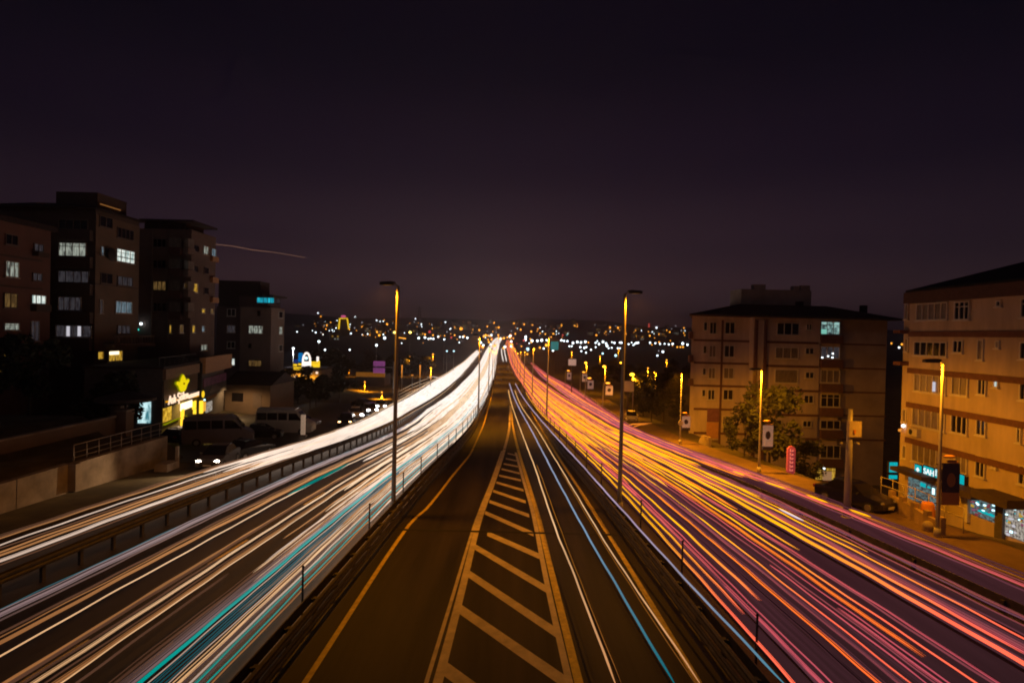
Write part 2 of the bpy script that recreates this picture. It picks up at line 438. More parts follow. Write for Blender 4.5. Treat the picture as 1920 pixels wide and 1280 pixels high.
# ------------------------------------------------------------------ ground, roads
YS = [-30, -15, -5, 2, 8]
y = 12.0
while y < 1000: YS.append(y); y *= 1.045
YS += [1000, 1080]
def drop(y): return .4 + 3.0*sm(26, 42, y) + 2.6*sm(44, 72, y) - 4.5*sm(95, 170, y)
def zterrain(x, y):
    z = ZR(y) - .12
    if x > 20:
        z -= drop(y)*sm(22.5, 30.5, x) if y < 180 else 0
    if x < -25.55 and y < 46:
        z = max(z, 0) + (1.75 - max(z, 0))*1.0
        z += 1.4*sm(-29.8, -31.2, x) if x < -29.8 else 0
    elif x < -36:
        z += (4.0*sm(-36, -60, x))*(1-sm(120, 260, y))
    if y > 260:
        a = sm(260, 700, y)*(1-sm(900, 1600, y))
        z += -6*a*sm(30, 130, abs(x+.012*y))
        # knolls on the far slope
        f = sm(1000, 2200, y)
        z += f*(12*math.sin(x*.0031+1.1)+8*math.sin(x*.0083+y*.002)+4*math.sin(x*.021-.6))
        z += f*max(0, -x)*.013 - f*max(0, x)*.006
    return z
def ground():
    b = MB()
    xs = [-3600, -2600, -1900, -1300, -900, -600, -400, -260, -180, -130, -100, -80, -66, -56, -48, -42, -36, -31.3, -29.9, -25.6, -25.5, -22, -12, 0, 12, 20, 23, 25, 27, 29, 31, 33, 38, 44, 52, 62, 80, 105, 140, 190, 270, 400, 600, 900, 1300, 1900, 2600, 3600]
    ys = [-40, -20, 0, 10, 16, 20, 24, 28, 31, 34, 37, 40, 43, 46, 46.1, 49, 52, 56, 60, 65, 70, 76, 84, 92, 102, 114, 128, 144, 162, 182, 205, 230, 260, 295, 335, 380, 430, 490, 560, 640, 740, 860, 1000, 1200, 1400, 1600, 1800, 2000, 2200, 2400, 2600, 2800, 3000, 3300, 4200]
    n = len(xs)
    for yy in ys:
        for xx in xs: b.v.append((xx, yy, zterrain(xx, yy)))
    for j in range(len(ys)-1):
        for i in range(n-1):
            b.face((j*n+i, j*n+i+1, (j+1)*n+i+1, (j+1)*n+i), 1 if ys[j] >= 260 else 0, True)
    o = b.build('ground', [M['soil'], M['far']]); o['kind'] = 'structure'
ground()
def strip(name, fa, fb, m, dz, y0=-30, y1=1080, nx=1, kind='structure'):
    b = MB(); st = [y for y in YS if y0 < y < y1]; st = [y0]+st+[y1]
    for yy in st:
        a, c = fa(yy), fb(yy)
        for k in range(nx+1): b.v.append((a+(c-a)*k/nx, yy, ZR(yy)+dz))
    w = nx+1
    for j in range(len(st)-1):
        for k in range(nx): b.face((j*w+k, j*w+k+1, (j+1)*w+k+1, (j+1)*w+k), 0, True)
    o = b.build(name, m); o['kind'] = kind
    return o
off = lambda f, d: (lambda y: f(y)+d)
EDGE_L = off(LSOUT, -1.6)
EDGE_R = off(RSOUT, .9)
strip('highway', EDGE_L, EDGE_R, M['asphalt'], 0.0, nx=6)
strip('busway', off(BL, .35), off(BR, -.35), M['bus_asphalt'], .006)
strip('road_shoulder', off(BL, -2.1), off(BL, -.2), M['shoulder'], .006)
strip('road_shoulder_right', off(BR, .45), off(BR, 1.3), M['asphalt'], .006).name = 'right_road_shoulder'
strip('pavement_right', off(RSOUT, .92), off(RSOUT, 4.6), M['pave'], .05, y0=10, y1=150)
# kerb between the right service road and its pavement
kb = MB(); st = [y for y in YS if 10 < y < 150]
for a, c in zip(st, st[1:]): kb.bar((RSOUT(a)+.9, a, ZR(a)+.03), (RSOUT(c)+.9, c, ZR(c)+.03), .2, h=.24)
kb.build('kerb_right', M['concrete'])['kind'] = 'structure'
# left parking apron
b = MB()
st = [44, 50, 57, 65, 75, 90, 110]
for yy in st:
    b.v += [(-40, yy, ZR(yy)-.02), (LSOUT(yy)-1.55, yy, ZR(yy)-.02)]
for j in range(len(st)-1): b.face((2*j, 2*j+1, 2*j+3, 2*j+2))
b.build('parking_apron', M['asphalt'])['kind'] = 'structure'

# painted lines
def pline(name, px, w, m, dz=.012):
    pts = [PG(u, v) for u, v in px]
    f = pchip([p.y for p in sorted(pts, key=lambda p: p.y)], [p.x for p in sorted(pts, key=lambda p: p.y)])
    y0 = min(p.y for p in pts); y1 = max(p.y for p in pts)
    return strip(name, lambda y: f(y)-w/2, lambda y: f(y)+w/2, m, dz, y0, y1)
pline('road_marking_left_edge', [(565, 1290), (770, 980), (800, 953), (850, 890), (885, 845), (903, 805), (914, 770), (923, 735)], .17, M['paint_y']).name = 'edge_line'
pline('edge_line', [(1316, 1290), (1165, 1040), (1104, 945), (1050, 862), (1020, 812), (995, 770)], .2, M['paint_y'])
pline('edge_line', [(796, 1290), (845, 1130), (889, 985), (920, 905), (941, 845)], .12, M['paint_w'])
pline('edge_line', [(818, 1290), (860, 1130), (896, 985), (925, 905), (945, 845), (955, 800), (957, 760)], .26, M['paint_w'])
pline('edge_line', [(1088, 1290), (1042, 1105), (1008, 965), (990, 905), (972, 845), (962, 800), (958, 760)], .24, M['paint_y'])
pline('edge_line', [(1070, 1290), (1028, 1105), (1000, 965), (983, 905), (967, 848)], .2, M['paint_w'], .010)
zb = lambda x, y: (800+x*.21875, 760+y*.21875)
zc = lambda x, y: (800+x*.21875, 1000+y*.21875)
bars = [(zb(693, 410), zb(765, 428)), (zb(678, 455), zb(772, 475)), (zb(660, 500), zb(783, 524)), (zb(642, 545), zb(797, 582)), (zb(620, 600), zb(808, 642)), (zb(597, 660), zb(830, 727)), (zb(570, 733), zb(850, 828)),
        (zb(537, 822), zb(878, 945)), (zb(500, 918), zb(915, 1103)), (zc(520, 0), zc(965, 195)), (zc(415, 115), zc(1030, 480)), (zc(345, 335), zc(1110, 850)), (zc(255, 625), zc(1190, 1275)), (zc(135, 1140), zc(700, 1560))]
for i, (a, c) in enumerate(bars):
    pa, pc = PG(*a), PG(*c); w = .35
    b = MB().poly([(pa.x, pa.y-w, ZR(pa.y-w)+.014), (pc.x, pc.y-w, ZR(pc.y-w)+.014), (pc.x, pc.y+w, ZR(pc.y+w)+.014), (pa.x, pa.y+w, ZR(pa.y+w)+.014)])
    b.build('hatch_bar', M['paint_w'])['kind'] = 'structure'
for v in (998, 842, 770):
    p = PG(960, v)
    strip('expansion_joint', off(BL, .4), off(BR, -.4), M['joint'], .018, p.y-.14, p.y+.14)
# lane dashes on both carriageways
for fa, fb, ts in ((LIN, LOUT, (.34, .66)), (RIN, ROUT, (.33, .66))):
    for t in ts:
        b = MB(); yy = 14.0
        while yy < 180:
            xa = fa(yy)+(fb(yy)-fa(yy))*t; xb = fa(yy+3)+(fb(yy+3)-fa(yy+3))*t
            b.poly([(xa-.07, yy, ZR(yy)+.012), (xa+.07, yy, ZR(yy)+.012), (xb+.07, yy+3, ZR(yy+3)+.012), (xb-.07, yy+3, ZR(yy+3)+.012)]); yy += 9
        b.build('lane_dashes', M['paint_w'])['kind'] = 'structure'

# ------------------------------------------------------------------ guard rails
def wbeam(b, f, y0, y1, side, zc=.62, m=0):
    """corrugated rail following the road edge f"""
    st = [y0]+[y for y in YS if y0 < y < y1]+[y1]
    prof = [(-.0, -.16), (.05, -.12), (.05, -.05), (.0, 0), (.05, .05), (.05, .12), (.0, .16), (-.03, .16), (-.03, -.16)]
    n = len(prof); base = len(b.v)
    for yy in st:
        for p, z in prof: b.v.append((f(yy)+side*p, yy, ZR(yy)+zc+z))
    for j in range(len(st)-1):
        for k in range(n):
            k2 = (k+1) % n
            b.face((base+j*n+k, base+j*n+k2, base+(j+1)*n+k2, base+(j+1)*n+k), m)
def guardrail(f, y0, y1, label, sides, hh=.70, step=2.0, w=.45, mt='darksteel', nmax=110, ladder=False):
    o = thing('guard_rail', (0, 0, 0), label, 'guard rail')
    for s in sides:
        b = MB(); wbeam(b, off(f, s*w/2), y0, y1, s, hh); b.build('rail', M[mt], o)
        if ladder:
            b = MB(); wbeam(b, off(f, s*w/2), y0, y1, s, hh-.42); b.build('rail', M[mt], o)
    pm = MB().box((0, 0, hh/2), (.11, .16, hh+.1)).box((0, 0, hh-.04), (max(.10, w-.1), .08, .10)).mesh('post', M[mt])
    yy = y0+.5; k = 0; far = MB()
    while yy < y1-.5:
        if k < nmax: inst('post', pm, o, (f(yy), yy, ZR(yy)))
        else: far.box((f(yy), yy, ZR(yy)+hh/2), (.11, .16, hh+.1))
        yy += step; k += 1
    if far.v: far.build('post_row', M[mt], o)['kind'] = 'stuff'
    return o
guardrail(BL, 6, 420, 'dark steel barrier between the busway and the left carriageway of white light', (-1, 1), w=.36, ladder=True)
guardrail(BR, 6, 420, 'dark steel barrier between the busway and the right carriageway of pink light', (-1, 1), w=.36, ladder=True)
guardrail(RAIL, 12, 300, 'weathered low barrier dividing the white main road from the left service road', (-1, 1), hh=.74, step=1.7, w=.22)
guardrail(lambda y: (ROUT(y)+RSIN(y))/2+.1, 12, 200, 'low barrier dividing the pink main road from the right service road', (1,), hh=.34, step=4, w=.14)

# thin posts and cable on the barriers
def cable_fence(pxbase, f, h, label):
    o = thing('cable_fence', (0, 0, 0), label, 'fence')
    pm = MB().tube([(0, 0, 0), (0, 0, h)], .035, 6).ball((0, 0, h), .05, seg=6, ring=4).mesh('post', M['darksteel'])
    ys = [PG(u, v).y for u, v in pxbase]
    while ys[-1] < 200: ys.append(ys[-1]+5.6)
    for yy in ys: inst('post', pm, o, (f(yy), yy, ZR(yy)))
    b = MB(); b.tube([(f(q), q, ZR(q)+h-.06) for q in ys], .012, 4)
    b.build('cable', M['darksteel'], o)
cable_fence([(565, 1165), (683, 1018), (750, 945), (789, 908), (819, 876), (844, 854), (858, 839)], off(BL, -.38), 1.75, 'thin posts with a cable along the barrier beside the white light trails')
cable_fence([(1416, 1260), (1264, 1092), (1190, 1000), (1126, 915)], off(BR, .75), 1.6, 'thin posts with a cable along the barrier beside the pink light trails')

# ------------------------------------------------------------------ street lamps
def lamp_light(loc, power, parent, ang=150, col=(1, .335, .006), tilt=0):
    l = bpy.data.lights.new('lamp_or_spill_light', 'SPOT'); l.energy = power; l.color = col
    l.spot_size = R(ang); l.spot_blend = .55; l.shadow_soft_size = .18
    o = bpy.data.objects.new('lamp_or_spill_light', l); COL.objects.link(o); o.parent = parent; o.location = loc
    o.rotation_euler = (0, R(tilt), 0)
    return o
def street_lamp(x, y, z, h, side, arm, label, group, power=0, thick=.13, lens='sodium', cat='street lamp', ang=150, tilt=0):
    o = thing('street_lamp', (x, y, z), label, cat, 0, group)
    b = MB(); n = 9
    b.tube([(0, 0, h*i/(n-1)) for i in range(n)], [thick*(1-.45*i/(n-1)) for i in range(n)], 10)
    b.tube([(0, 0, 0), (0, 0, .5)], thick*1.5, 10)
    b.build('pole', M['polepaint'], o)
    MB().tube([(0, 0, h-.05), (side*arm*.5, 0, h+.10), (side*arm, 0, h+.14)], .045, 6).build('arm', M['polepaint'], o)
    hd = MB()
    L_ = .82
    prof = [(0, .0), (.10, -.05), (L_-.1, -.05), (L_, .02), (L_-.15, .06), (.2, .09), (0, .06)]
    pts = [((arm-.15+p)*side, z2+h+.14) for p, z2 in prof]
    k = len(pts); n0 = len(hd.v)
    for yy in (-.13, .13):
        for px, pz in pts: hd.v.append((px, yy, pz))
    hd.face(tuple(range(n0, n0+k))); hd.face(tuple(range(n0+2*k-1, n0+k-1, -1)))
    for i in range(k):
        j = (i+1) % k; hd.face((n0+j, n0+i, n0+k+i, n0+k+j))
    head = hd.build('lamp_head', M['darksteel'], o)
    sk = MB()
    for yy in (-.135, .135): sk.box((side*(arm+.27), yy, h+.07), (.72, .015, .08))
    for xx in (-.08, .62): sk.box((side*(arm+xx), 0, h+.07), (.015, .27, .08))
    sk.build('hood', M['darksteel'], head)
    MB().box((side*(arm+.28), 0, h+.083), (.42, .24, .012)).build('lens', G[lens], head)
    if power: lamp_light((side*(arm+.40), 0, h+.03), power, o, ang, tilt=-side*tilt)
    return o
ordn = ['nearest', 'second nearest', 'third', 'fourth', 'fifth', 'sixth', 'seventh', 'eighth']
LAMPY = [33, 82, 131, 180, 229, 278, 330, 385]
for i, yy in enumerate(LAMPY):
    p = PG(737, 968) if i == 0 else None
    xl = BL(yy)+(.05 if i else 0); xr = BR(yy)+(.95 if yy < 150 else .5)
    if i == 0: yy = p.y; xl = p.x
    street_lamp(xl, yy, ZR(yy), 11.9, -1, .3, f'{ordn[i]} tall lamp post on the left barrier with head over the white light trails', 'lamp posts along the left barrier', 3400 if i == 0 else 8500, tilt=3)
    if i == 0:
        q = PG(1161, 958); xr = q.x; yr = q.y
    else: yr = yy
    street_lamp(xr, yr, ZR(yr), 12.0, 1, .3, f'{ordn[i]} tall lamp post on the right barrier with head over the pink light trails', 'lamp posts along the right barrier', 3400 if i == 0 else 8500, tilt=3)
# lamps on the right service road
p = PG(1757, 1006, .05); street_lamp(p.x, p.y, ZR(p.y), 8.6, -1, .3, 'pavement lamp post in front of the teal shop signs of the right ochre building', 'pavement lamps on the right', 3300, .10, ang=158, tilt=-24)
p = PG(1423, 886, .05); street_lamp(p.x, p.y, ZR(p.y), 7.9, -1, .3, 'pavement lamp post with white portrait banner before the round bush', 'pavement lamps on the right', 10500, .10, ang=162, tilt=-30)
p = PG(1275, 832, .05); street_lamp(p.x, p.y, ZR(p.y), 7.4, -1, .3, 'pavement lamp post at the left corner of the beige apartment block', 'pavement lamps on the right', 10500, .10, ang=162, tilt=-30)
for k, (u, v, Y, lab) in enumerate([(1188, 702, 98, 'bright sodium lamp beside the white billboard and lit tree'), (1135, 687, 136, 'sodium lamp standing right of the small far billboard'), (1100, 680, 172, 'small sodium lamp beyond the right service road, left of two larger ones'),
                     (1230, 698, 100, 'thin lamp post against dark trees left of the beige block'), (1166, 680, 175, 'small orange lamp behind the second tall right lamp post')]):
    p = atY(u, v, Y); zb_ = ZR(Y); h = p.z-zb_
    o = thing('street_lamp', (p.x, Y, zb_), lab, 'street lamp', 0, 'sodium lamps beyond the right service road')
    MB().tube([(0, 0, 0), (0, 0, h)], [.12, .07], 8).build('pole', M['polepaint'], o)
    MB().ball((-.25, 0, h), .42 if k != 3 else .1, seg=10, ring=6, sc=(1, 1, .6)).build('lamp_globe', G['sodium'] if k != 3 else M['polepaint'], o)
    if k in (0, 1, 2): lamp_light((-.25, -.4, h-.4), 3500, o, 170)
    if k == 3: lamp_light((-.8, -.2, h+.2), 2500, o, 170)
for k, (u, v, Y, g, lab) in enumerate([(550, 653, 150, 'whitelamp', 'white floodlight left of the neon arch restaurant'), (598, 640, 185, 'whitelamp', 'white lamp above the right end of the neon restaurant'), (706, 647, 190, 'whitelamp', 'white lamp above the violet traffic sign'),
                        (808, 690, 165, 'sodium', 'orange lamp beside the bend of the left service road'), (773, 703, 150, 'amberdim', 'dim flat orange lamp near the left service road bend'), (754, 684, 160, 'amberdim', 'tall slim orange lit post right of the nearest left lamp post'), (788, 684, 160, 'amberdim', 'second slim orange lit post near the service road bend'),
                        (740, 623, 420, 'yellowlamp', 'yellow floodlight behind the nearest left lamp post'), (769, 623, 420, 'yellowlamp', 'yellow floodlight right of the nearest left lamp post'), (833, 636, 330, 'whitelamp', 'white lamp left of the second left lamp post'), (838, 658, 300, 'coollamp', 'left of two paired bluish lamps by the left road'), (851, 658, 300, 'coollamp', 'right of two paired bluish lamps by the left road')]):
    p = atY(u, v, Y); zb_ = zterrain(p.x, Y)
    h = max(3, p.z-zb_)
    o = thing('street_lamp', (p.x, Y, p.z-h), lab, 'street lamp', 0, 'lamps left of the highway')
    MB().tube([(0, 0, 0), (0, 0, h)], [.13, .07], 8).build('pole', M['polepaint'], o)
    rr = Y/587*(1.35 if g in ('yellowlamp',) else 1.25 if k in (0, 1, 2) else .9)
    if k in (5, 6): MB().tube([(0, -.1, h-3.5), (0, -.1, h)], [.06, .20], 6).build('lamp_globe', G[g], o)
    else: MB().ball((0, 0, h), rr, seg=10, ring=6, sc=(1, 1, .8) if k != 4 else (1.6, 1, .5)).build('lamp_globe', G[g], o)
    if k == 0: lamp_light((0, -.5, h-.5), 1500, o, 170, (.8, .9, 1))
    if k == 3: lamp_light((0, -.5, h-.5), 4000, o, 170)

# camera pole
p = PG(1588, 972, .03)
o = thing('camera_pole', (p.x, p.y, ZR(p.y)), 'thick yellow-lit pole with a pale cabinet and cameras beside the service road', 'pole')
MB().tube([(0, 0, 0), (0, 0, .15)], .3, 12).tube([(0, 0, .1), (0, 0, 4.25), (0, 0, 6.0)], [.20, .15, .12], 12).build('pole', M['polepaint'], o)
MB().box((.14, -.17, 4.95), (.70, .18, .82)).box((-.10, -.18, 4.95), (.2, .22, .86)).build('cabinet', M['boxyellow'], o)
MB().box((.1, -.29, 4.82), (.1, .05, .22)).build('cabinet_latch', M['amber'], o)
for s in (-1, 1):
    MB().tube([(0, 0, 4.15), (s*.42, 0, 4.2)], .025, 6).ball((s*.46, -.02, 4.12), .09, seg=8, ring=5).build('camera', M['steel'], o)

# ------------------------------------------------------------------ light trails
T = {
 'cream': trailmat('cream headlight trail', (.66, .36, .165), (.95, .66, .42), (1, .86, .76), (14, 34, 110), 1.2),
 'white': trailmat('white headlight trail', (.38, .26, .20), (.85, .64, .50), (.98, .88, .80), (14, 34, 110), 1.2),
 'orange': trailmat('orange headlight trail', (.27, .105, .033), (.60, .27, .10), (1, .72, .47)),
 'brown': trailmat('faint brown headlight trail', (.085, .036, .020), (.18, .08, .04), (.85, .55, .33)),
 'rose': trailmat('rose-grey headlight trail', (.085, .047, .040), (.27, .16, .13), (.9, .73, .63)),
 'lilac': trailmat('lilac headlight trail', (.165, .100, .100), (.40, .29, .28), (.62, .52, .52)),
 'teal': trailmat('teal vehicle light trail', (.0, .27, .23), (.12, .52, .50), (.7, .8, .8)),
 'tealdk': trailmat('dark teal vehicle light trail', (.006, .07, .085), (.10, .22, .26), (.75, .78, .8)),
 'tealmid': trailmat('flat teal vehicle light trail', (.0, .17, .15), (.0, .17, .15), (.0, .17, .15)),
 'pink': trailmat('pink tail light trail', (.50, .075, .105), (.90, .135, .125), (.88, .14, .115), (14, 30, 100), 1.1),
 'pinkdim': trailmat('faint pink tail light trail', (.22, .048, .062), (.42, .085, .085), (.75, .13, .09), (14, 30, 100), 1.1),
 'hot': trailmat('orange tail light trail', (1, .14, .025), (1, .24, .012), (1, .28, .03), (14, 28, 110), 1.35),
 'yellow': trailmat('yellow indicator light trail', (.9, .12, .06), (1, .42, .002), (1, .36, .02), (18, 27, 120), 1.5),
 'mauve': trailmat('mauve tail light trail', (.095, .030, .040), (.22, .055, .075), (.55, .095, .09), (14, 30, 100)),
 'dusk': trailmat('dark mauve tail light trail', (.050, .017, .022), (.10, .027, .036), (.28, .05, .05), (14, 30, 100)),
 'violet': trailmat('violet tail light trail', (.12, .045, .075), (.24, .075, .12), (.5, .11, .14), (14, 30, 100)),
 'wash': trailmat('added mauve road glow', (.032, .0115, .0135), (.060, .0165, .021), (.13, .032, .032), (14, 34, 120)),  # tail-light glow on the asphalt, put into dim emissive bands
 'ccream': trailmat('busway cream trail', (.55, .24, .09), (.95, .55, .26), (1, .5, .15), (14, 26, 90)),
 'corange': trailmat('busway orange trail', (.20, .065, .012), (.42, .14, .012), (.7, .26, .01), (14, 26, 90)),
 'ccyan': trailmat('busway cyan trail', (.0, .14, .17), (.22, .34, .48), (.42, .36, .5), (13, 24, 60)),
 'clilac': trailmat('busway lilac trail', (.06, .22, .30), (.46, .33, .46), (.5, .36, .5), (13, 24, 60)),
 'dashw': trailmat('white dash trail', (.8, .7, .8), (.8, .7, .8), (.8, .7, .8)),
}
def make_trail(pts, r0, m, name, label, cat, group=None, grow=90., flat=1.0, split=False):
    b = MB(); rad = []
    n = len(pts)
    for i, p in enumerate(pts):
        e = min(1, (i+.35)/2.0, (n-1-i+.35)/2.0)
        rad.append(r0*(.75+max(0, p[1]-20)/grow)*e)
    if split and r0 >= .03:
        # several bulbs on one vehicle: a main strand and finer ones beside it
        b.tube(pts, [a*.62 for a in rad], 6, flat=flat)
        for s_ in (-1, 1):
            o_ = r0*rnd.uniform(.8, 1.35)*s_; hz_ = rnd.uniform(-.5, .9)*r0; ph_ = rnd.uniform(0, 6)
            b.tube([(p[0]+o_+.25*r0*math.sin(p[1]*.22+ph_), p[1], p[2]+hz_) for p in pts], [a*rnd.uniform(.20, .34) for a in rad[:1]]*0+[a*.26 for a in rad], 5, flat=flat)
    else: b.tube(pts, rad, 6, flat=flat)
    o = b.build(name, T[m])
    return tag(o, label, cat, group)
def steps(y0, y1):
    a = [y0]; y = y0
    while y < y1:
        y += .55 if y < 26 else .9 if y < 45 else y*.03
        a.append(min(y, y1))
    return a
def wob(y, ph, a):
    return a*(.55*math.sin(y*1.15+ph)+.45*math.sin(y*.53+2.1*ph)+.35*math.sin(y*2.3+1.7*ph))
def lane_trail(fa, fb, t, h, y0, y1, r0, m, name, label, cat, group=None, amp=.022, flat=1.0, drift=0.0, grow=90.):
    ph = rnd.uniform(0, 6.28); pts = []
    for y in steps(y0, y1):
        tt = t+drift*math.sin(y*.021+ph)
        k = amp*(.7+min(y, 60)/120)
        pts.append((fa(y)+(fb(y)-fa(y))*tt+wob(y, ph+1, k*.35), y, ZR(y)+h+wob(y, ph, k)))
    return make_trail(pts, r0, m, name, label, cat, group, grow, flat, y0 < 25 and m != 'wash')
def t_at(fa, fb, u, v, h):
    p = PG(u, v, h); return (p.x-fa(p.y))/(fb(p.y)-fa(p.y)), p.y
NEAR = []
CW = {'cream': 'cream', 'white': 'white', 'orange': 'orange', 'brown': 'faint brown', 'rose': 'rose grey', 'lilac': 'lilac', 'teal': 'teal', 'tealdk': 'dark teal', 'tealmid': 'teal',
      'pink': 'pink', 'pinkdim': 'faint pink', 'hot': 'orange', 'yellow': 'yellow', 'mauve': 'mauve', 'dusk': 'dark mauve', 'violet': 'violet'}
def lm(u, v, m, r, h=.65, y0=8, y1=820, label=None, flat=1.0):
    t, yy = t_at(LIN, LOUT, u, v, h)
    NEAR.append((t, CW[m], 'left', not label, lane_trail(LIN, LOUT, t, h, y0, y1, r, m, 'headlight_trail', label or f'{CW[m]} headlight trail running the length of the left carriageway', 'light trail', None if label else f'{CW[m]} headlight trails on the left carriageway', flat=flat)))
lm(0, 1151, 'lilac', .085, label='broad lilac headlight trail nearest the low barrier on the left carriageway')
lm(0, 1142, 'tealdk', .02, label='hairline blue-grey trail along the upper edge of the broad lilac trail')
lm(0, 1163, 'rose', .05)
lm(0, 1203, 'orange', .085); lm(0, 1188, 'brown', .045); lm(0, 1194, 'orange', .02)
lm(0, 1229, 'cream', .028, label='lone thin bright wavy trail crossing the dark left lane')
lm(9, 1280, 'orange', .06); lm(20, 1280, 'brown', .09)
lm(46, 1280, 'brown', .045, y1=22, label='short brown trail ending left of the bright cream trail')
lm(63, 1280, 'cream', .036); lm(86, 1280, 'brown', .03)
lm(103, 1280, 'orange', .045); lm(112, 1280, 'cream', .022)
lm(140, 1280, 'brown', .05, y1=20.5, label='short brown trail ending beside the broad rose band')
lm(216, 1280, 'brown', .07); lm(232, 1280, 'rose', .10, flat=.6); lm(248, 1280, 'lilac', .05)
lm(263, 1280, 'teal', .065, h=.9, label='brightest broad teal trail on the left carriageway')
lm(276, 1280, 'white', .018, h=.9)
for k, u in enumerate((284, 292, 300, 308)): lm(u, 1280, 'tealdk', .018, h=.95)
lm(316, 1280, 'white', .016, h=.9)
lm(334, 1280, 'cream', .07, h=.9, flat=.7); lm(343, 1280, 'rose', .04, h=.9)
lm(356, 1280, 'white', .03); lm(366, 1280, 'teal', .03); lm(374, 1280, 'rose', .03)
lm(388, 1280, 'teal', .024, label='thin teal trail nearest the pale shoulder'); lm(398, 1280, 'orange', .024)
# the flat teal streak in the middle lane
pa, pb = PG(540, 927, 1.0), PG(655, 868, 1.0)
make_trail([tuple(pa+(pb-pa)*k/10) for k in range(11)], .10, 'tealmid', 'bus_light_trail', 'short flat teal streak in the middle of the left carriageway', 'light trail', flat=.8)
N1 = 'headlight_trail'
for i in range(58):
    t = rnd.uniform(-.02, 1.0); m = rnd.choice(['white', 'white', 'cream', 'cream', 'orange'])
    y0 = rnd.uniform(40, 120) if t > .35 else rnd.uniform(26, 80)
    lane_trail(LIN, LOUT, t, rnd.uniform(.45, 1.1), y0, rnd.uniform(620, 1000), rnd.uniform(.035, .065), m, N1, f'distant {CW[m]} headlight trail merging into the white glare of the left road', 'light trail', f'distant {CW[m]} headlight trails of the left road', drift=.008, grow=32)
for i in range(16):
    t = rnd.uniform(0, .42); m = rnd.choice(['cream', 'white', 'orange', 'brown'])
    lane_trail(LIN, LOUT, t, rnd.uniform(.4, 1.0), rnd.uniform(16, 30), 600, rnd.uniform(.02, .05), m, N1, f'{CW[m]} headlight trail in the lane beside the pale shoulder', 'light trail', f'{CW[m]} headlight trails in the inner left lane', drift=.01)
def ls(v, m, r, label=None, y0=8, y1=560, h=.65, flat=1):
    t, yy = t_at(LSIN, LSOUT, 0, v, h)
    lane_trail(LSIN, LSOUT, t, h, y0, y1, r, m, N1, label or f'{CW[m]} headlight trail on the left service road', 'light trail', None if label else f'{CW[m]} headlight trails on the left service road', flat=flat)
ls(1006, 'brown', .06, label='outermost faint brown trail along the edge of the left service road'); ls(1009, 'orange', .03, label='thin orange trail at the outer edge of the left service road'); ls(1021, 'white', .05, label='upper white headlight trail of the left service road'); ls(1028, 'brown', .05, label='faint brown trail just below the upper white service road trail'); ls(1034, 'orange', .05, label='orange trail in the middle of the left service road'); ls(1041, 'orange', .075, flat=.7, label='broadest orange band of the left service road'); ls(1051, 'white', .06, label='lower white headlight trail of the left service road'); ls(1058, 'brown', .03, label='hairline brown trail below the lower white service road trail')
for i in range(34):
    t = rnd.uniform(.05, .9); m = rnd.choice(['white', 'white', 'white', 'cream'])
    lane_trail(LSIN, LSOUT, t, rnd.uniform(.45, .9), rnd.uniform(36, 66), rnd.uniform(300, 560), rnd.uniform(.035, .06), m, N1, f'distant {CW[m]} headlight trail in the white glare of the left service road', 'light trail', f'distant {CW[m]} headlight trails of the left service road', drift=.01, grow=40)

N2 = 'tail_light_trail'
def rm(u, v, m, r, h=.75, y0=8, y1=760, label=None, flat=1.0):
    t, yy = t_at(RIN, ROUT, u, v, h)
    NEAR.append((t, CW[m], 'right', not label, lane_trail(RIN, ROUT, t, h, y0, y1, r, m, N2, label or f'{CW[m]} tail light trail running the length of the right carriageway', 'light trail', None if label else f'{CW[m]} tail light trails on the right carriageway', flat=flat)))
rm(1541, 1280, 'pink', .055); rm(1559, 1280, 'pink', .026); rm(1533, 1280, 'mauve', .05)
rm(1646, 1280, 'hot', .050, label='strong orange tail light trail crossing the right lanes to the bottom edge'); rm(1655, 1280, 'mauve', .05); 
rm(1693, 1280, 'mauve', .075, flat=.7); rm(1686, 1280, 'pinkdim', .03); rm(1727, 1280, 'dusk', .05)
rm(1754, 1280, 'pinkdim', .025); rm(1780, 1280, 'pink', .034)
t, yy = t_at(RIN, ROUT, 1732, 1230, .75)
lane_trail(RIN, ROUT, t, .75, yy, 500, .042, 'hot', N2, 'orange to pink tail light trail stopping short of the bottom right edge', 'light trail')
t, yy = t_at(RIN, ROUT, 1570, 1138, .75)
lane_trail(RIN, ROUT, t, .75, 8, yy, .032, 'pink', N2, 'pink tail light trail that begins midway down the right lanes', 'light trail')
t, yy = t_at(RIN, ROUT, 1443, 1058, .75)
lane_trail(RIN, ROUT, t, .75, 14, yy, .026, 'pink', N2, 'thin pink tail light trail beginning in the dark lane on the right', 'light trail')
rm(1872, 1280, 'pink', .032); rm(1862, 1280, 'pinkdim', .03)
rm(1920, 1252, 'dusk', .05); rm(1920, 1236, 'mauve', .05)
rm(1920, 1221, 'pink', .045); rm(1920, 1213, 'pinkdim', .06); rm(1920, 1208, 'mauve', .06); rm(1920, 1196, 'yellow', .055); rm(1920, 1190, 'mauve', .05)
rm(1920, 1172, 'pinkdim', .03, label='pale wavy tail light trail near the outer edge of the right carriageway'); rm(1920, 1161, 'violet', .05); rm(1920, 1156, 'pinkdim', .03)
for u in (1600, 1615, 1580): rm(u, 1280, 'dusk', .06, flat=.5)
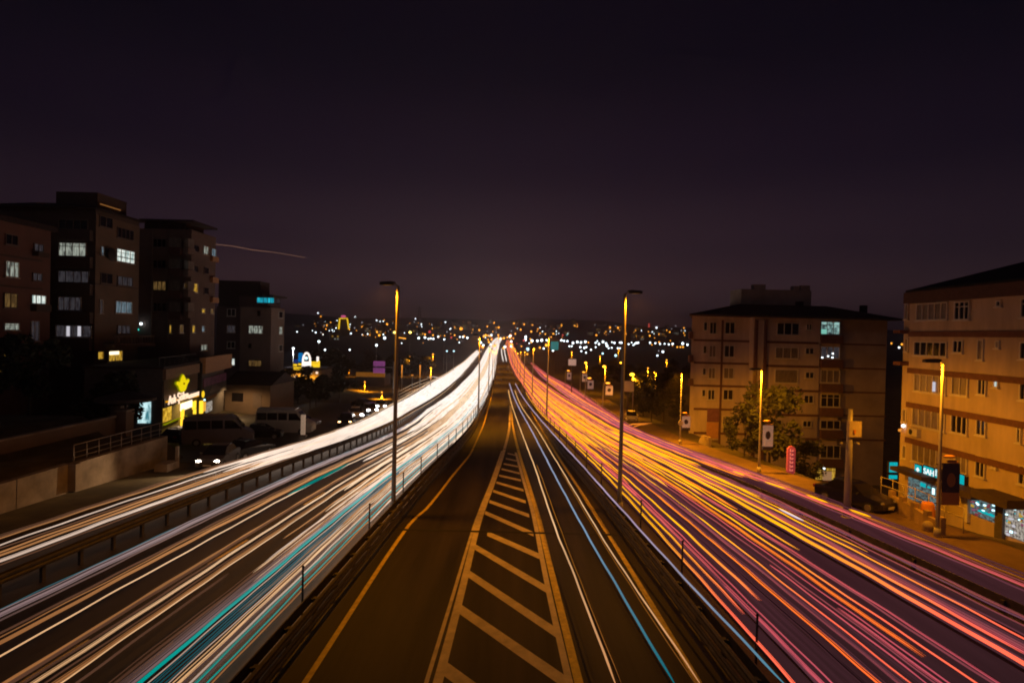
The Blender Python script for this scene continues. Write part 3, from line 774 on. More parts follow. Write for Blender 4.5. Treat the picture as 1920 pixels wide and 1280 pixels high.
for i in range(46):
    t = rnd.uniform(.0, 1.0); m = rnd.choice(['pink', 'pinkdim', 'hot', 'hot', 'yellow', 'mauve', 'dusk'])
    y0 = rnd.uniform(30, 70) if m in ('yellow', 'hot') else rnd.uniform(26, 80)
    lane_trail(RIN, ROUT, t, rnd.uniform(.5, 1.1), y0, rnd.uniform(480, 900), rnd.uniform(.022, .055), m, N2, f'distant {CW[m]} tail light trail weaving through the right lanes', 'light trail', f'distant {CW[m]} tail light trails of the right road', drift=.006, grow=75)
for u, v, r, ya, yb in ((1180, 938, .05, 8, 150), (1192, 936, .035, 18, 120), (1213, 930, .045, 19, 170), (1250, 895, .05, 8, 140), (1268, 893, .03, 24, 100), (1405, 953, .085, 8, 150), (1418, 950, .05, 16, 190), (1330, 985, .03, 14, 120), (1432, 938, .04, 24, 160), (1310, 880, .06, 33, 170), (1228, 870, .06, 34, 150)):
    t, yy = t_at(RIN, ROUT, u, v, .8)
    lane_trail(RIN, ROUT, t, .8, ya, yb, r, 'yellow', N2, {1180: 'yellow trail closest to the busway barrier in the right lanes', 1192: 'thin yellow trail second from the busway barrier in the right lanes', 1213: 'yellow trail third from the busway barrier, by the nearest right lamp post', 1250: 'yellow trail passing just right of the nearest right lamp post foot', 1268: 'thin yellow trail beside the one right of the lamp post foot', 1405: 'broadest yellow trail just inside the white dash', 1418: 'yellow trail touching the outer side of the broadest yellow trail', 1330: 'thin yellow trail in the dark gap left of the broadest yellow trail', 1432: 'yellow trail running under the white dash', 1310: 'outer yellow trail that starts beyond the white dash', 1228: 'yellow trail that starts behind the nearest right lamp post'}[u], 'light trail', 'wide yellow trails in the right lanes', drift=.003, grow=120)
for k in range(15):
    lane_trail(RIN, ROUT, rnd.uniform(.02, .72), rnd.uniform(.6, 1.0), rnd.uniform(33, 58), rnd.uniform(120, 260), rnd.uniform(.04, .085), 'yellow', N2, 'golden yellow trail in the glowing band beyond the nearest right lamp post', 'light trail', 'golden trails beyond the nearest right lamp post', drift=.004, grow=110)
for k in range(15):  # flat glow bands added over the road, not trails of single lamps
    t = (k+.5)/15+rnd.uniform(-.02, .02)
    lane_trail(RIN, ROUT, t, .12, 8, rnd.uniform(300, 520), rnd.uniform(.28, .5), 'wash', N2, 'broad faint mauve band added as tail light glow on the right lanes', 'light trail', 'added mauve road glow bands in the right lanes', amp=.004, flat=.06, grow=260)
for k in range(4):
    lane_trail(RSIN, RSOUT, (k+.5)/4, .12, 10, 300, .34, 'wash', N2, 'broad faint mauve band added as tail light glow on the right service road', 'light trail', 'added mauve road glow bands on the right service road', amp=.004, flat=.06, grow=260)
def rs(v, m, r, label=None, y0=10, y1=420, h=.7):
    t, yy = t_at(RSIN, RSOUT, 1920, v, h)
    lane_trail(RSIN, RSOUT, t, h, y0, y1, r, m, N2, label or f'{CW[m]} tail light trail on the right service road', 'light trail', None if label else f'{CW[m]} tail light trails on the right service road')
rs(1098, 'pink', .06, 'broad pink tail light trail of the right service road'); rs(1106, 'mauve', .04); rs(1090, 'pinkdim', .03); rs(1082, 'dusk', .05); rs(1076, 'dusk', .04)
for i in range(22):
    m = rnd.choice(['pink', 'pink', 'hot', 'violet', 'mauve', 'pinkdim'])
    lane_trail(RSIN, RSOUT, rnd.uniform(.0, .9), rnd.uniform(.5, .9), rnd.uniform(36, 62), rnd.uniform(160, 400), rnd.uniform(.03, .055), m, N2, f'distant {CW[m]} tail light trail bending along the right service road', 'light trail', f'distant {CW[m]} tail light trails of the right service road', drift=.008, grow=60)
zf = lambda x, y: (1380+x/5.334, 760+y/5.334)
for k, (a, c) in enumerate([(zf(-30, 655), zf(80, 695)), (zf(285, 760), zf(500, 832)), (zf(700, 890), zf(922, 972)), (zf(1130, 1036), zf(1350, 1112))]):
    pa, pb = PG(*a, .75), PG(*c, .75)
    make_trail([tuple(pa+(pb-pa)*j/8) for j in range(9)], .05, 'yellow', 'indicator_trail', ['yellow dash of an indicator farthest up the right service road', 'yellow indicator dash level with the pink totem sign', 'yellow indicator dash left of the camera pole', 'yellow indicator dash right of the camera pole'][k], 'light trail', 'yellow indicator dashes on the right service road')
pa, pb = PG(1460, 953, .9), PG(1507, 976, .9)
make_trail([tuple(pa+(pb-pa)*j/8) for j in range(9)], .045, 'dashw', 'reflector_trail', 'short white dash among the orange trails of the right carriageway', 'light trail')
OW = ['first', 'second', 'third', 'fourth', 'fifth', 'sixth', 'seventh', 'eighth', 'ninth', 'tenth', 'eleventh', 'twelfth']
for side in ('left', 'right'):
    for cw in set(n[1] for n in NEAR):
        grp = sorted((n for n in NEAR if n[1] == cw and n[2] == side), key=lambda n: n[0])
        for k, n in enumerate(grp):
            if n[3]: n[4]['label'] = f'{OW[k]} {cw} light trail counted outward from the busway barrier on the {side} main road'
def px_trail(px, h, r, m, label, name='bus_light_trail', amp=.012, grow=70):
    pts = [PG(u, v, h) for u, v in px]; pts.sort(key=lambda p: p.y)
    f = pchip([p.y for p in pts], [p.x for p in pts]); ph = rnd.uniform(0, 6)
    q = [(f(y)+wob(y, ph, amp*.5), y, ZR(y)+h+wob(y, ph, amp)) for y in steps(pts[0].y, pts[-1].y)]
    return make_trail(q, r, m, name, label, 'light trail', None, grow)
px_trail([(1158, 1290), (1154, 1280), (1045, 1000), (1062, 1040), (1000, 868), (973, 797), (960, 760), (953, 731)], .8, .040, 'ccream', 'cream trail over the busway beside the hatched island')
px_trail([(1168, 1290), (1054, 1000), (1006, 870)], .8, .015, 'corange', 'thin orange companion of the cream trail beside the hatched island')
px_trail([(1270, 1290), (1264, 1280), (1100, 1000), (1040, 890), (1000, 813), (971, 760), (955, 718)], 1.4, .048, 'ccyan', 'cyan trail in the middle of the right busway lane')
px_trail([(1320, 1290), (1313, 1280), (1125, 1000), (1056, 885), (1012, 812), (977, 760), (965, 731)], .8, .034, 'ccream', 'cream trail over the busway beside its right barrier')
px_trail([(1308, 1290), (1122, 1003), (1052, 885)], .8, .013, 'corange', 'thin orange companion of the trail beside the right barrier')
px_trail([(1480, 1290), (1470, 1280), (1207, 1000), (1130, 915), (1060, 838), (992, 760), (966, 718)], 1.5, .040, 'clilac', 'cyan to lilac trail just outside the right busway barrier')
px_trail([(940, 652), (941, 664), (944, 678)], .8, .12, 'cream', 'left of two short cream trails far up the busway', grow=200)
px_trail([(945, 652), (947, 664), (950, 678)], .8, .12, 'cream', 'right of two short cream trails far up the busway', grow=200)
def free_trail(px, Y, r, m, label):
    q = [atY(u, v, yy) for (u, v), yy in zip(px, Y)]
    make_trail([tuple(p) for p in q], r, m, 'turning_trail', label, 'light trail', grow=400)
p0 = [PG(u, v, .7) for u, v in ((1173, 801), (1178, 797), (1186, 795), (1200, 794), (1222, 793))]
make_trail([tuple(p) for p in p0], .07, 'hot', 'turning_trail', 'upper curved orange trail turning off the right service road', 'light trail', grow=300)
p0 = [PG(u, v, .7) for u, v in ((1185, 803), (1190, 799), (1200, 796), (1215, 795))]
make_trail([tuple(p) for p in p0], .07, 'hot', 'turning_trail', 'lower curved orange trail turning off the right service road', 'light trail', grow=300)
p0 = [PG(u, v, .7) for u, v in ((800, 707), (812, 706), (822, 708), (828, 712), (824, 719))]
make_trail([tuple(p) for p in p0], .1, 'rose', 'turning_trail', 'pale curved trail turning into the left service road', 'light trail', grow=300)
for k, dv in enumerate((0, 6, 12)):
    p0 = [PG(u, v+dv, .7) for u, v in ((745, 735), (770, 722), (795, 712), (812, 706))]
    make_trail([tuple(p) for p in p0], .06, 'brown', 'turning_trail', 'faint brown trail of the side road joining from the left', 'light trail', 'faint brown trails of the joining side road', grow=300)
# an aircraft's light high over the left blocks
pts = [atY(u, v, 1600) for u, v in ((404, 458), (440, 462), (470, 468), (520, 474), (572, 483))]
tag(MB().tube([tuple(p) for p in pts], [.45, .5, .5, .4, .35], 6).build('aircraft_trail', glow('aircraft light', (.75, .36, .22), .62)), 'thin orange aircraft light trail descending in the sky right of the tower blocks', 'light trail')

# ------------------------------------------------------------------ windows and buildings
_fc, _pc = {}, {}
def frame_mesh(w, h, n, tr, fm):
    k = (round(w, 1), round(h, 1), n, tr, fm)
    if k in _fc: return _fc[k], k
    w, h = k[0], k[1]; b = MB(); t = .07; d = .12
    b.box((0, -d/2, h/2-t/2), (w, d, t)).box((0, -d/2, -h/2+t/2), (w, d, t))
    b.box((-w/2+t/2, -d/2, 0), (t, d, h-2*t)).box((w/2-t/2, -d/2, 0), (t, d, h-2*t))
    for i in range(1, n): b.box((-w/2+w*i/n, -d/2+.01, 0), (t, d-.02, h-2*t))
    if tr: b.box((0, -d/2+.02, h*.22), (w-2*t, d-.04, t*.8))
    b.box((0, -d/2-.03, -h/2-.05), (w+.2, d+.06, .08))
    _fc[k] = b.mesh('window_frame', M[fm]); return _fc[k], k
def window(parent, c, rot, w, h, n=2, tr=0, pane='glass', fm='frame'):
    me, k = frame_mesh(max(.3, w), max(.3, h), n, tr, fm)
    base = parent.matrix_basis.to_translation()
    o = inst('window', me, parent, Vector(c)-base, rot)
    pk = (k[0], k[1], pane)
    if pk not in _pc:
        _pc[pk] = MB().box((0, -.03, 0), (k[0]-.13, .02, k[1]-.13)).mesh('pane', P_.get(pane) or M[pane])
    inst('pane', _pc[pk], o)
    return o
def upd(): bpy.context.view_layer.update()
class Fac:
    """one facade of a building: a vertical plane y = Y (facing -y) or x = X, addressed by photo pixels"""
    def __init__(s, parent, plane, val, zoom=None):
        s.p = parent; s.pl = plane; s.v = val; s.z = zoom or (lambda x, y: (x, y))
        s.rot = 0 if plane == 'y' else (PI/2 if val < 0 else -PI/2)
    def pt(s, x, y):
        u, v = s.z(x, y); return atY(u, v, s.v) if s.pl == 'y' else atX(u, v, s.v)
    def rect(s, x0, y0, x1, y1):
        q = [s.pt(x0, y0), s.pt(x1, y0), s.pt(x0, y1), s.pt(x1, y1)]
        c = (q[0]+q[1]+q[2]+q[3])/4
        if s.pl == 'y': w = abs(q[1].x-q[0].x)
        else: w = abs(q[1].y-q[0].y)
        h = abs((q[0].z+q[1].z)/2-(q[2].z+q[3].z)/2)
        return c, w, h
    def win(s, x0, y0, x1, y1, n=2, tr=0, pane='glass', fm='frame'):
        c, w, h = s.rect(x0, y0, x1, y1)
        return window(s.p, c, s.rot, w, h, n, tr, pane, fm)
    def slab(s, name, x0, y0, x1, y1, m, d=.08, parent=None):
        c, w, h = s.rect(x0, y0, x1, y1)
        base = s.p.matrix_basis.to_translation()
        mm = m if not isinstance(m, str) else M[m]
        return MB().box((0, -d/2, 0), (w, d, h)).build(name, mm, s.p, c-base, s.rot)
def wallbox(parent, x0, x1, y0, y1, z0, z1, m, name='wall'):
    base = parent.matrix_basis.to_translation()
    return MB().box(((x0+x1)/2-base.x, (y0+y1)/2-base.y, (z0+z1)/2-base.z), (x1-x0, y1-y0, z1-z0)).build(name, M[m], parent)
def hiproof(parent, x0, x1, y0, y1, z, h, ov, m='rooftile', ridge=.5, skew=0.0):
    base = parent.matrix_basis.to_translation(); b = MB()
    X0, X1, Y0, Y1 = x0-ov-base.x, x1+ov-base.x, y0-ov-base.y, y1+ov-base.y; z -= base.z
    r = min(X1-X0, Y1-Y0)/2*ridge*1.0
    t = .18
    lo = [(X0, Y0), (X1, Y0), (X1, Y1), (X0+skew, Y1)]
    hi = [(X0+r*2, Y0+r), (X1-r*2, Y0+r), (X1-r*2, Y1-r), (X0+r*2+skew*.6, Y1-r)]
    n = len(b.v)
    b.v += [(a, c, z) for a, c in lo]+[(a, c, z+t) for a, c in lo]+[(a, c, z+h) for a, c in hi]
    b.face((3, 2, 1, 0))
    for i in range(4):
        j = (i+1) % 4
        b.face((i, j, 4+j, 4+i)); b.face((4+i, 4+j, 8+j, 8+i))
    b.face((8, 9, 10, 11))
    return b.build('roof', M[m], parent)

# ---- building A: beige block, centre right
za = lambda x, y: (1260+x*.21875, 530+y*.21875)
YA = 73.0
gz = -8.3
bA = thing('apartment_building', (36, YA, gz), 'beige five storey apartment block with dark hipped roof right of the highway', 'building')
FA = Fac(bA, 'y', YA, za); FAl = Fac(bA, 'y', YA+1.2, za); FAr = Fac(bA, 'y', YA+.6, za); FAb = Fac(bA, 'y', YA+.25, za)
xl = FAl.pt(160, 700).x; x1 = FA.pt(690, 700).x; x2 = FA.pt(1262, 700).x; x3 = FA.pt(1445, 700).x; x4 = FAr.pt(1835, 700).x
ze = FA.pt(900, 300).z
bw = MB(); fp = [(xl, YA+1.2), (x1, YA+1.2), (x1, YA+13), (xl*1.175, YA+13)]; bo = bA.location
bw.v += [(a-bo.x, c-bo.y, 0) for a, c in fp]+[(a-bo.x, c-bo.y, ze-gz) for a, c in fp]
bw.face((3, 2, 1, 0)); bw.face((4, 5, 6, 7))
for k in range(4): bw.face((k, (k+1) % 4, 4+(k+1) % 4, 4+k))
bw.build('wall', M['wallA'], bA); wallbox(bA, x1, x2, YA, YA+13, gz, ze, 'wallA')
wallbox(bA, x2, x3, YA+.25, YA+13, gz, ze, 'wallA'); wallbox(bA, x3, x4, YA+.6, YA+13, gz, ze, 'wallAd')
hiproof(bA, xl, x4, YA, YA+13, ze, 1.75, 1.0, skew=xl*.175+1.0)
pz = FA.pt(900, 200).z
q0, q1 = FA.pt(590, 150).x, FA.pt(1190, 150).x
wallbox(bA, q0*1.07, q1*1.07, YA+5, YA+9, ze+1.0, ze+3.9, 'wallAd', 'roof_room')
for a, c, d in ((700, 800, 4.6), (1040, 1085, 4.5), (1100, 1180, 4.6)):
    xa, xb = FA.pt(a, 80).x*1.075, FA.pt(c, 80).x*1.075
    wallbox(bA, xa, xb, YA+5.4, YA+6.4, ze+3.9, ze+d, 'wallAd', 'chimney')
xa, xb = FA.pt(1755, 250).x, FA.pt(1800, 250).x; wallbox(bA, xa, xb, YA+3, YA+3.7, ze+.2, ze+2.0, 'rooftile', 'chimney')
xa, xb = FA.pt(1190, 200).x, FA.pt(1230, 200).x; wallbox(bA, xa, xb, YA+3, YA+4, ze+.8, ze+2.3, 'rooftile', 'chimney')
for yb in (497, 690, 885, 1085, 1290): FAl.slab('floor_band', 185, yb-9, 690, yb+9, 'bandA', .07)
for yb in (512, 716, 924, 1132, 1335): FA.slab('floor_band', 795, yb-10, 1255, yb+10, 'bandA', .07)
for yb in (530, 736, 940, 1140, 1345): FAr.slab('floor_band', 1455, yb-7, 1830, yb+7, 'bandA', .05)
FA.slab('pilaster', 690, 318, 714, 1560, 'bandA', .35); FA.slab('pilaster', 768, 318, 792, 1560, 'bandA', .35); FA.slab('stair_panel', 716, 318, 766, 1560, 'wallA', .28)
FAl.slab('pilaster', 408, 320, 424, 1560, 'bandA', .12)
for y0, y1 in ((335, 440), (537, 636), (728, 820), (913, 1003)):
    sh = -(y0-335)*.028
    FAl.win(268+sh, y0, 305+sh, y1-28, 1); FAl.win(322+sh, y0, 380+sh, y1, 2, pane='glasscurt' if y0 in (537, 728) else 'glass'); FAl.win(450+sh, y0, 540+sh, y1, 2, pane='glass' if y0 != 728 else 'glasscurt')
FAl.win(432, 1140, 505, 1235, 1, pane='glasscurt')
FAl.slab('shop_board', 300, 1080, 400, 1190, mat('purple board', (.20, .085, .16), .6), .1); FAl.slab('shop_panel', 295, 1195, 395, 1330, 'fascia', .08)
FAl.slab('shutter', 300, 1345, 395, 1560, 'framed', .05)
for (a, y0, c, y1, n, pn) in ((895, 345, 1090, 445, 3, 'glass'), (882, 552, 1085, 650, 3, 'glasscurt'), (880, 742, 1078, 860, 1, 'glasscurt'), (872, 966, 1066, 1058, 4, 'glass'), (872, 1172, 938, 1235, 1, 'glass')):
    FA.win(a, y0, c, y1, n, 0, pn)
for (a, y0, c, y1) in ((1148, 350, 1198, 408), (1140, 558, 1215, 612), (1140, 764, 1215, 818), (1130, 964, 1210, 1030), (1118, 1178, 1192, 1236), (1118, 1385, 1190, 1440)): FA.win(a, y0, c, y1, 2)
for i, (y0, y1, pn) in enumerate(((333, 443, 'tealroom'), (545, 650, 'dim'), (745, 858, 'glasscurt'), (955, 1062, 'glass'), (1178, 1252, 'glass'), (1392, 1500, 'glass'))):
    FAb.win(1270, y0, 1438, y1, 3, i in (0, 3), pn)
    FAb.slab('balcony_parapet', 1262, y1+8, 1450, y1+78, 'bandA', .5)
for a, y0 in ((1285, 640), (1335, 628), (1372, 640), (1375, 606)): FAb.slab('window_light', a-5, y0-5, a+5, y0+5, G['whitelamp'], .14)
FAb.slab('window_light', 1278, 398, 1322, 438, glow('teal lamp', (.28, .75, .62), .7), .14)
FAb.win(1225, 1580, 1400, 1690, 3, 1, 'yellow', 'framed'); FAb.slab('door_panel', 1290, 1615, 1365, 1690, glow('lit pale door', (.42, .22, .10), .7), .14)
FAb.slab('window_light', 1285, 1583, 1306, 1597, G['whitelamp'], .16)
# left return with balconies
for yb in (420, 620, 820): FAl.slab('balcony_parapet', 138, yb, 172, yb+60, 'bandA', .5)

# ---- building B: ochre block with shops, far right
zB = lambda x, y: (1500+x*.21875, 480+y*.21875)
zB2 = lambda x, y: (1500+x*.21875, 740+y*.21875)
XB = 32.0
bB = thing('apartment_building', (XB, 40, -4.2), 'ochre apartment block with brown bands and teal lit shop at the right edge', 'building')
FB = Fac(bB, 'x', XB, zB); FB2 = Fac(bB, 'x', XB, zB2); FBc = Fac(bB, 'x', XB+.9, zB)
ya = FB.pt(940, 700).y; yc = FBc.pt(888, 700).y
zt = FB.pt(1400, 270).z
wallbox(bB, XB, XB+14, 22, ya, -4.6, zt, 'wallB'); wallbox(bB, XB+.9, XB+14, ya, yc, -4.6, zt, 'wallB')
fz0 = FB.pt(1400, 375).z
base = bB.location
yf = atX(1694, 560, XB-.45).y
MB().box((.0-.2, (22+yf)/2-40, (zt+fz0)/2-base.z), (.5, yf-22, zt-fz0)).build('roof_fascia', M['fasciaB'], bB)
hiproof(bB, XB, XB+14, 22, yf-.3, zt, 2.5, .3, 'roofdark')
for (a, c) in ((668, 668), (985, 985)):
    za_ = FB.pt(1000, a).z; MB().box((-.06, (22+ya)/2-40, za_-base.z), (.14, ya-22, .42)).build('floor_band', M['bandB'], bB)
for yy in (88, 395):
    za_ = FB2.pt(960, yy).z; MB().box((-.06, (22+ya)/2-40, za_-base.z), (.14, ya-22, .42)).build('floor_band', M['bandB'], bB)
for (a, y0, c, y1, n, tr, pn) in ((1005, 402, 1272, 550, 5, 0, 'glasscurt'), (1330, 390, 1462, 546, 3, 1, 'glass'), (1690, 384, 1732, 430, 1, 0, 'glass'), (1900, 365, 1990, 525, 2, 1, 'glass'),
                              (985, 732, 1266, 860, 5, 0, 'glass'), (1320, 720, 1402, 832, 2, 0, 'glass'), (1530, 718, 1578, 890, 1, 0, 'glasscurt'), (1685, 722, 1716, 792, 1, 0, 'glasscurt'), (1895, 738, 1990, 885, 2, 0, 'glass'),
                              (985, 1018, 1262, 1172, 5, 0, 'glasscurt'), (1310, 1038, 1446, 1195, 2, 0, 'glasscurt'), (1530, 1048, 1606, 1192, 2, 0, 'glass'), (1890, 1075, 1990, 1240, 2, 0, 'glass')):
    FB.win(a, y0, c, y1, n, tr, pn)
FB.win(1665, 1064, 1712, 1124, 1, 0, 'bright'); FB.slab('window_light', 1150, 1078, 1166, 1160, G['whitedim'], .14)
for (a, y0, c, y1, n, tr, pn) in ((970, 128, 1252, 290, 5, 0, 'glasscurt'), (1305, 166, 1442, 332, 3, 0, 'glass'), (1520, 196, 1602, 352, 2, 0, 'glass'), (1868, 246, 1902, 416, 1, 1, 'glass'),
                              (965, 432, 1182, 596, 4, 0, 'glasscurt'), (1335, 500, 1442, 672, 2, 0, 'glasscurt'), (1515, 530, 1592, 702, 2, 1, 'glass'), (1652, 566, 1692, 626, 1, 0, 'glass'), (1880, 610, 1980, 775, 2, 0, 'glass')):
    FB2.win(a, y0, c, y1, n, tr, pn)
for y0, y1 in ((410, 540), (705, 820)): FBc.win(905, y0, 935, y1, 1, 0, 'glasscurt')
for y0, y1 in ((120, 235), (435, 545)): Fac(bB, 'x', XB+.9, zB2).win(885, y0, 920, y1, 1, 0, 'glasscurt')
for y0 in (635, 905): FBc.slab('balcony_slab', 880, y0, 940, y0+30, 'bandB', .8)
for a, c, g in ((900, 266, 'whitelamp'), (870, 303, 'amberdim')):
    q = FBc.pt(a, c+260*4.571*.21875*0+ (740-480)/.21875) if False else atX(1500+a*.21875, 740+c*.21875, XB+.9)
    MB().ball((0, 0, 0), .13, seg=8, ring=5).build('wall_lamp', G[g], bB, q-bB.location+Vector((-.15, 0, 0)))
acx = FB2.slab('air_conditioner', 958, 288, 1040, 352, 'frame', .35)
c, w, h = FB2.rect(975, 298, 1005, 342)
MB().ball((0, 0, 0), .22, seg=12, ring=4, sc=(1, .2, 1)).build('fan_grille', M['black'], acx, (-.18, -.36, 0))
# shop front
FB2.slab('awning', 895, 655, 1180, 690, 'awning', 1.2)
sh = FB2.slab('shop_window', 935, 745, 1185, 930, P_['goods'], .1)
FB2.slab('shop_sign_glow', 1045, 755, 1090, 788, G['tealsign'], .14); FB2.slab('shop_sign_glow', 1105, 785, 1130, 800, G['tealsign'], .14); FB2.slab('shop_sign_glow', 1148, 800, 1166, 852, G['coollamp'], .14)
b = MB()
pa, pb = FB2.pt(1345, 800), FB2.pt(1985, 960)
FB2.slab('awning', 1350, 800, 1660, 850, 'awning', 1.5); FB2.slab('awning', 1655, 855, 1985, 930, 'awning', 1.5)
FB2.slab('shop_column', 1430, 880, 1460, 1090, 'whiteboard', .2)
FB2.slab('shop_window', 1472, 895, 1695, 1055, P_['goods'], .12); FB2.slab('shop_window', 1775, 945, 1990, 1235, P_['goods2'], .12)
rr = random.Random(4)
gm = [G['tealsign'], G['coollamp'], glow('red packet', (.35, .05, .06), .6), glow('yellow packet', (.7, .42, .05), .7), glow('pink packet', (.4, .12, .2), .6)]  # goods glow by themselves in place of shop lighting
for i in range(26):
    a = rr.uniform(1480, 1672); y0 = rr.uniform(905, 1020)+(a-1472)*.06; s = rr.uniform(8, 24)
    FB2.slab('shelf_goods', a, y0, a+s, y0+s*.9, rr.choice(gm), .15+.01*(i % 9))
for i in range(24):
    a = rr.uniform(1782, 1960); y0 = rr.uniform(960, 1190)+(a-1775)*.06; s = rr.uniform(8, 22)
    FB2.slab('shelf_goods', a, y0, a+s, y0+s*.9, rr.choice(gm+[G['whitedim'], G['whitedim']]), .15+.01*(i % 9))
FB2.slab('light_strip', 1560, 1008, 1690, 1022, G['tealsign'], .3)
FB2.slab('shop_pillar', 1700, 900, 1768, 1240, 'shopgrey', .25)
# signs on B are things that hang on it
def text_mesh(name, body, size, m, ext=.02):
    c = bpy.data.curves.new(name, 'FONT'); c.body = body; c.size = size; c.extrude = ext; c.align_x = 'CENTER'; c.align_y = 'CENTER'
    o = bpy.data.objects.new(name, c); COL.objects.link(o)
    upd()
    me = bpy.data.meshes.new_from_object(o.evaluated_get(bpy.context.evaluated_depsgraph_get()))
    bpy.data.objects.remove(o); me.materials.clear(); me.materials.append(m); me.name = name
    for p in me.polygons: p.material_index = 0
    me.transform(Matrix.Rotation(PI/2, 4, 'X'))
    return me
def teal_sign(x0, y0, x1, y1, label, body=None, size=.5, dot=False):
    c, w, h = FB2.rect(x0, y0, x1, y1)
    o = thing('shop_sign', c, label, 'sign', FB2.rot, 'teal backlit shop signs')
    MB().box((0, -.12, 0), (w, .24, h)).build('sign_case', M['black'], o)
    MB().box((0, -.25, 0), (w*.88, .03, h*.84)).build('lit_panel', G['tealsign'], o)
    if body: inst('lettering', text_mesh('lettering', body, size, G['signletter']), o, (w*.08, -.29, 0))
    if dot:
        d = MB()
        for k in range(4): d.box((math.cos(k*PI/2)*.1, -.28, math.sin(k*PI/2)*.1), (.13, .03, .13))
        d.build('cross_mark', G['signletter'], o)
    return o
teal_sign(1008, 594, 1072, 688, 'square teal shop sign with small white mark left of the lettered sign', dot=True)
teal_sign(1080, 610, 1178, 714, 'teal shop sign lettered SAH beside the lamp post', 'SAH', .62)
teal_sign(1184, 634, 1228, 720, 'narrow teal shop sign with last letters right of the lamp post', 'İL', .5)
teal_sign(1358, 674, 1442, 768, 'plain rounded teal shop sign right of the hanging portrait banner')
p = atY(1674, 880, 50.5)
o = thing('hanging_sign', p, 'teal hanging sign on the dark corner left of the ochre building', 'sign')
MB().box((0, .06, .22), (.80, .22, .98)).box((0, .06, -.62), (.80, .22, .42)).build('sign_case', M['black'], o)
MB().box((0, -.07, .22), (.68, .05, .86)).box((0, -.07, -.62), (.7, .05, .32)).build('lit_panel', G['tealsign'], o)
MB().box((.05, -.12, .15), (.2, .04, .2)).build('cross_mark', G['signletter'], o)
MB().bar((.4, .06, .2), (1.3, .06, .2), .06).build('bracket', M['darksteel'], o)

# ---- towers on the left
z1 = lambda x, y: (x/4.571, 330+y/4.571)
z2 = lambda x, y: (x/4.571, 560+y/4.571)
X0 = -48.0
b0 = thing('apartment_building', (X0, 54, -1), 'reddish apartment block cut by the left edge with lit curtained windows', 'building')
F0 = Fac(b0, 'x', X0, z1); F0b = Fac(b0, 'x', X0, z2)
yr = F0.pt(435, 600).y; zt = F0.pt(200, 420).z
wallbox(b0, X0-12, X0, 44, yr, -1, zt, 'wallT')
MB().box((-6, (44+yr)/2-54, zt+1+.2), (13, yr-44+.8, .45)).build('roof', M['rooftile'], b0)
F0.win(40, 500, 150, 592, 2, 0, 'glass', 'framed'); F0.win(40, 732, 155, 866, 3, 1, 'white'); F0.win(30, 1002, 142, 1130, 2, 0, 'warmdim', 'framed'); F0.win(285, 578, 368, 650, 2, 0, 'dim', 'framed')
F0.win(262, 1020, 388, 1096, 3, 0, 'bright'); F0.slab('balcony_parapet', 262, 1100, 392, 1160, 'wallT1', .6); F0.slab('balcony_parapet', 275, 655, 372, 690, 'wallT1', .6); F0.win(275, 830, 355, 900, 2, 0, 'dim', 'framed')
F0b.win(30, 208, 158, 270, 1, 1, 'white'); F0b.win(258, 190, 330, 362, 2, 1, 'dim'); F0b.win(-40, 470, 52, 645, 2, 0, 'yellow')
F0.slab('floor_band', -60, 690, 360, 705, 'wallT1', .06); F0.slab('floor_band', -60, 945, 360, 958, 'wallT1', .06)
Y1 = 64.0
x1 = atY(178, 500, Y1).x; xa = atY(78, 500, Y1).x
b1 = thing('apartment_building', (x1-4, Y1, -1), 'tall brown tower block with lit bay windows and attic on the left', 'building')
F1 = Fac(b1, 'y', Y1, z1); F1b = Fac(b1, 'y', Y1, z2); F1s = Fac(b1, 'x', x1, z1); F1t = Fac(b1, 'x', x1, z2)
yr = F1s.pt(1190, 600).y; zt = F1.pt(810, 285).z
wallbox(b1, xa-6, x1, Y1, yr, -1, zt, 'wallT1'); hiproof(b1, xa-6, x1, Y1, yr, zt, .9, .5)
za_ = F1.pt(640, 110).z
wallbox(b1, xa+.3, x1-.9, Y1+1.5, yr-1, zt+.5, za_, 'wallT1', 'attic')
MB().box((x1-.9-(x1-4)+.04, 3.6, (F1.pt(700, 205).z)+1), (.06, 3.4, .14)).build('attic_light', glow('attic strip light', (.30, .12, .03), .6), b1)
side = MB(); 
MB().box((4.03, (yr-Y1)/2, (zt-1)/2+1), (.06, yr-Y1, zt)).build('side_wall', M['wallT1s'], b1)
F1s.v = x1+.06; F1t.v = x1+.06
F1.win(508, 570, 742, 690, 4, 1, 'white'); F1.win(500, 1036, 700, 1152, 4, 0, 'dim'); F1.win(505, 372, 760, 460, 4, 0, 'glass', 'framed'); F1.win(500, 812, 765, 915, 4, 0, 'dim', 'framed'); F1b.win(480, 225, 790, 330, 4, 0, 'dim')
for a in (590, 685): F1b.slab('window_light', a-12, 235, a+10, 320, G['whitedim'], .14)
for y0 in (465, 695, 925, 1165): F1.slab('balcony_parapet', 488, y0, 800, y0+95, 'wallT1', .55)
F1b.slab('balcony_parapet', 480, 340, 795, 440, 'wallT1', .55)
F1s.win(995, 632, 1148, 745, 4, 1, 'bright'); F1s.win(858, 604, 886, 680, 1, 1, 'blue'); F1s.win(1000, 452, 1142, 540, 4, 0, 'glass', 'framed'); F1s.win(1000, 862, 1132, 942, 3, 0, 'dim', 'framed'); F1s.win(985, 1072, 1126, 1178, 3, 0, 'blue'); F1s.win(850, 1060, 876, 1175, 1, 0, 'dim')
F1s.win(858, 830, 960, 925, 2, 0, 'glass', 'framed'); F1s.win(850, 350, 960, 440, 2, 0, 'glass', 'framed')
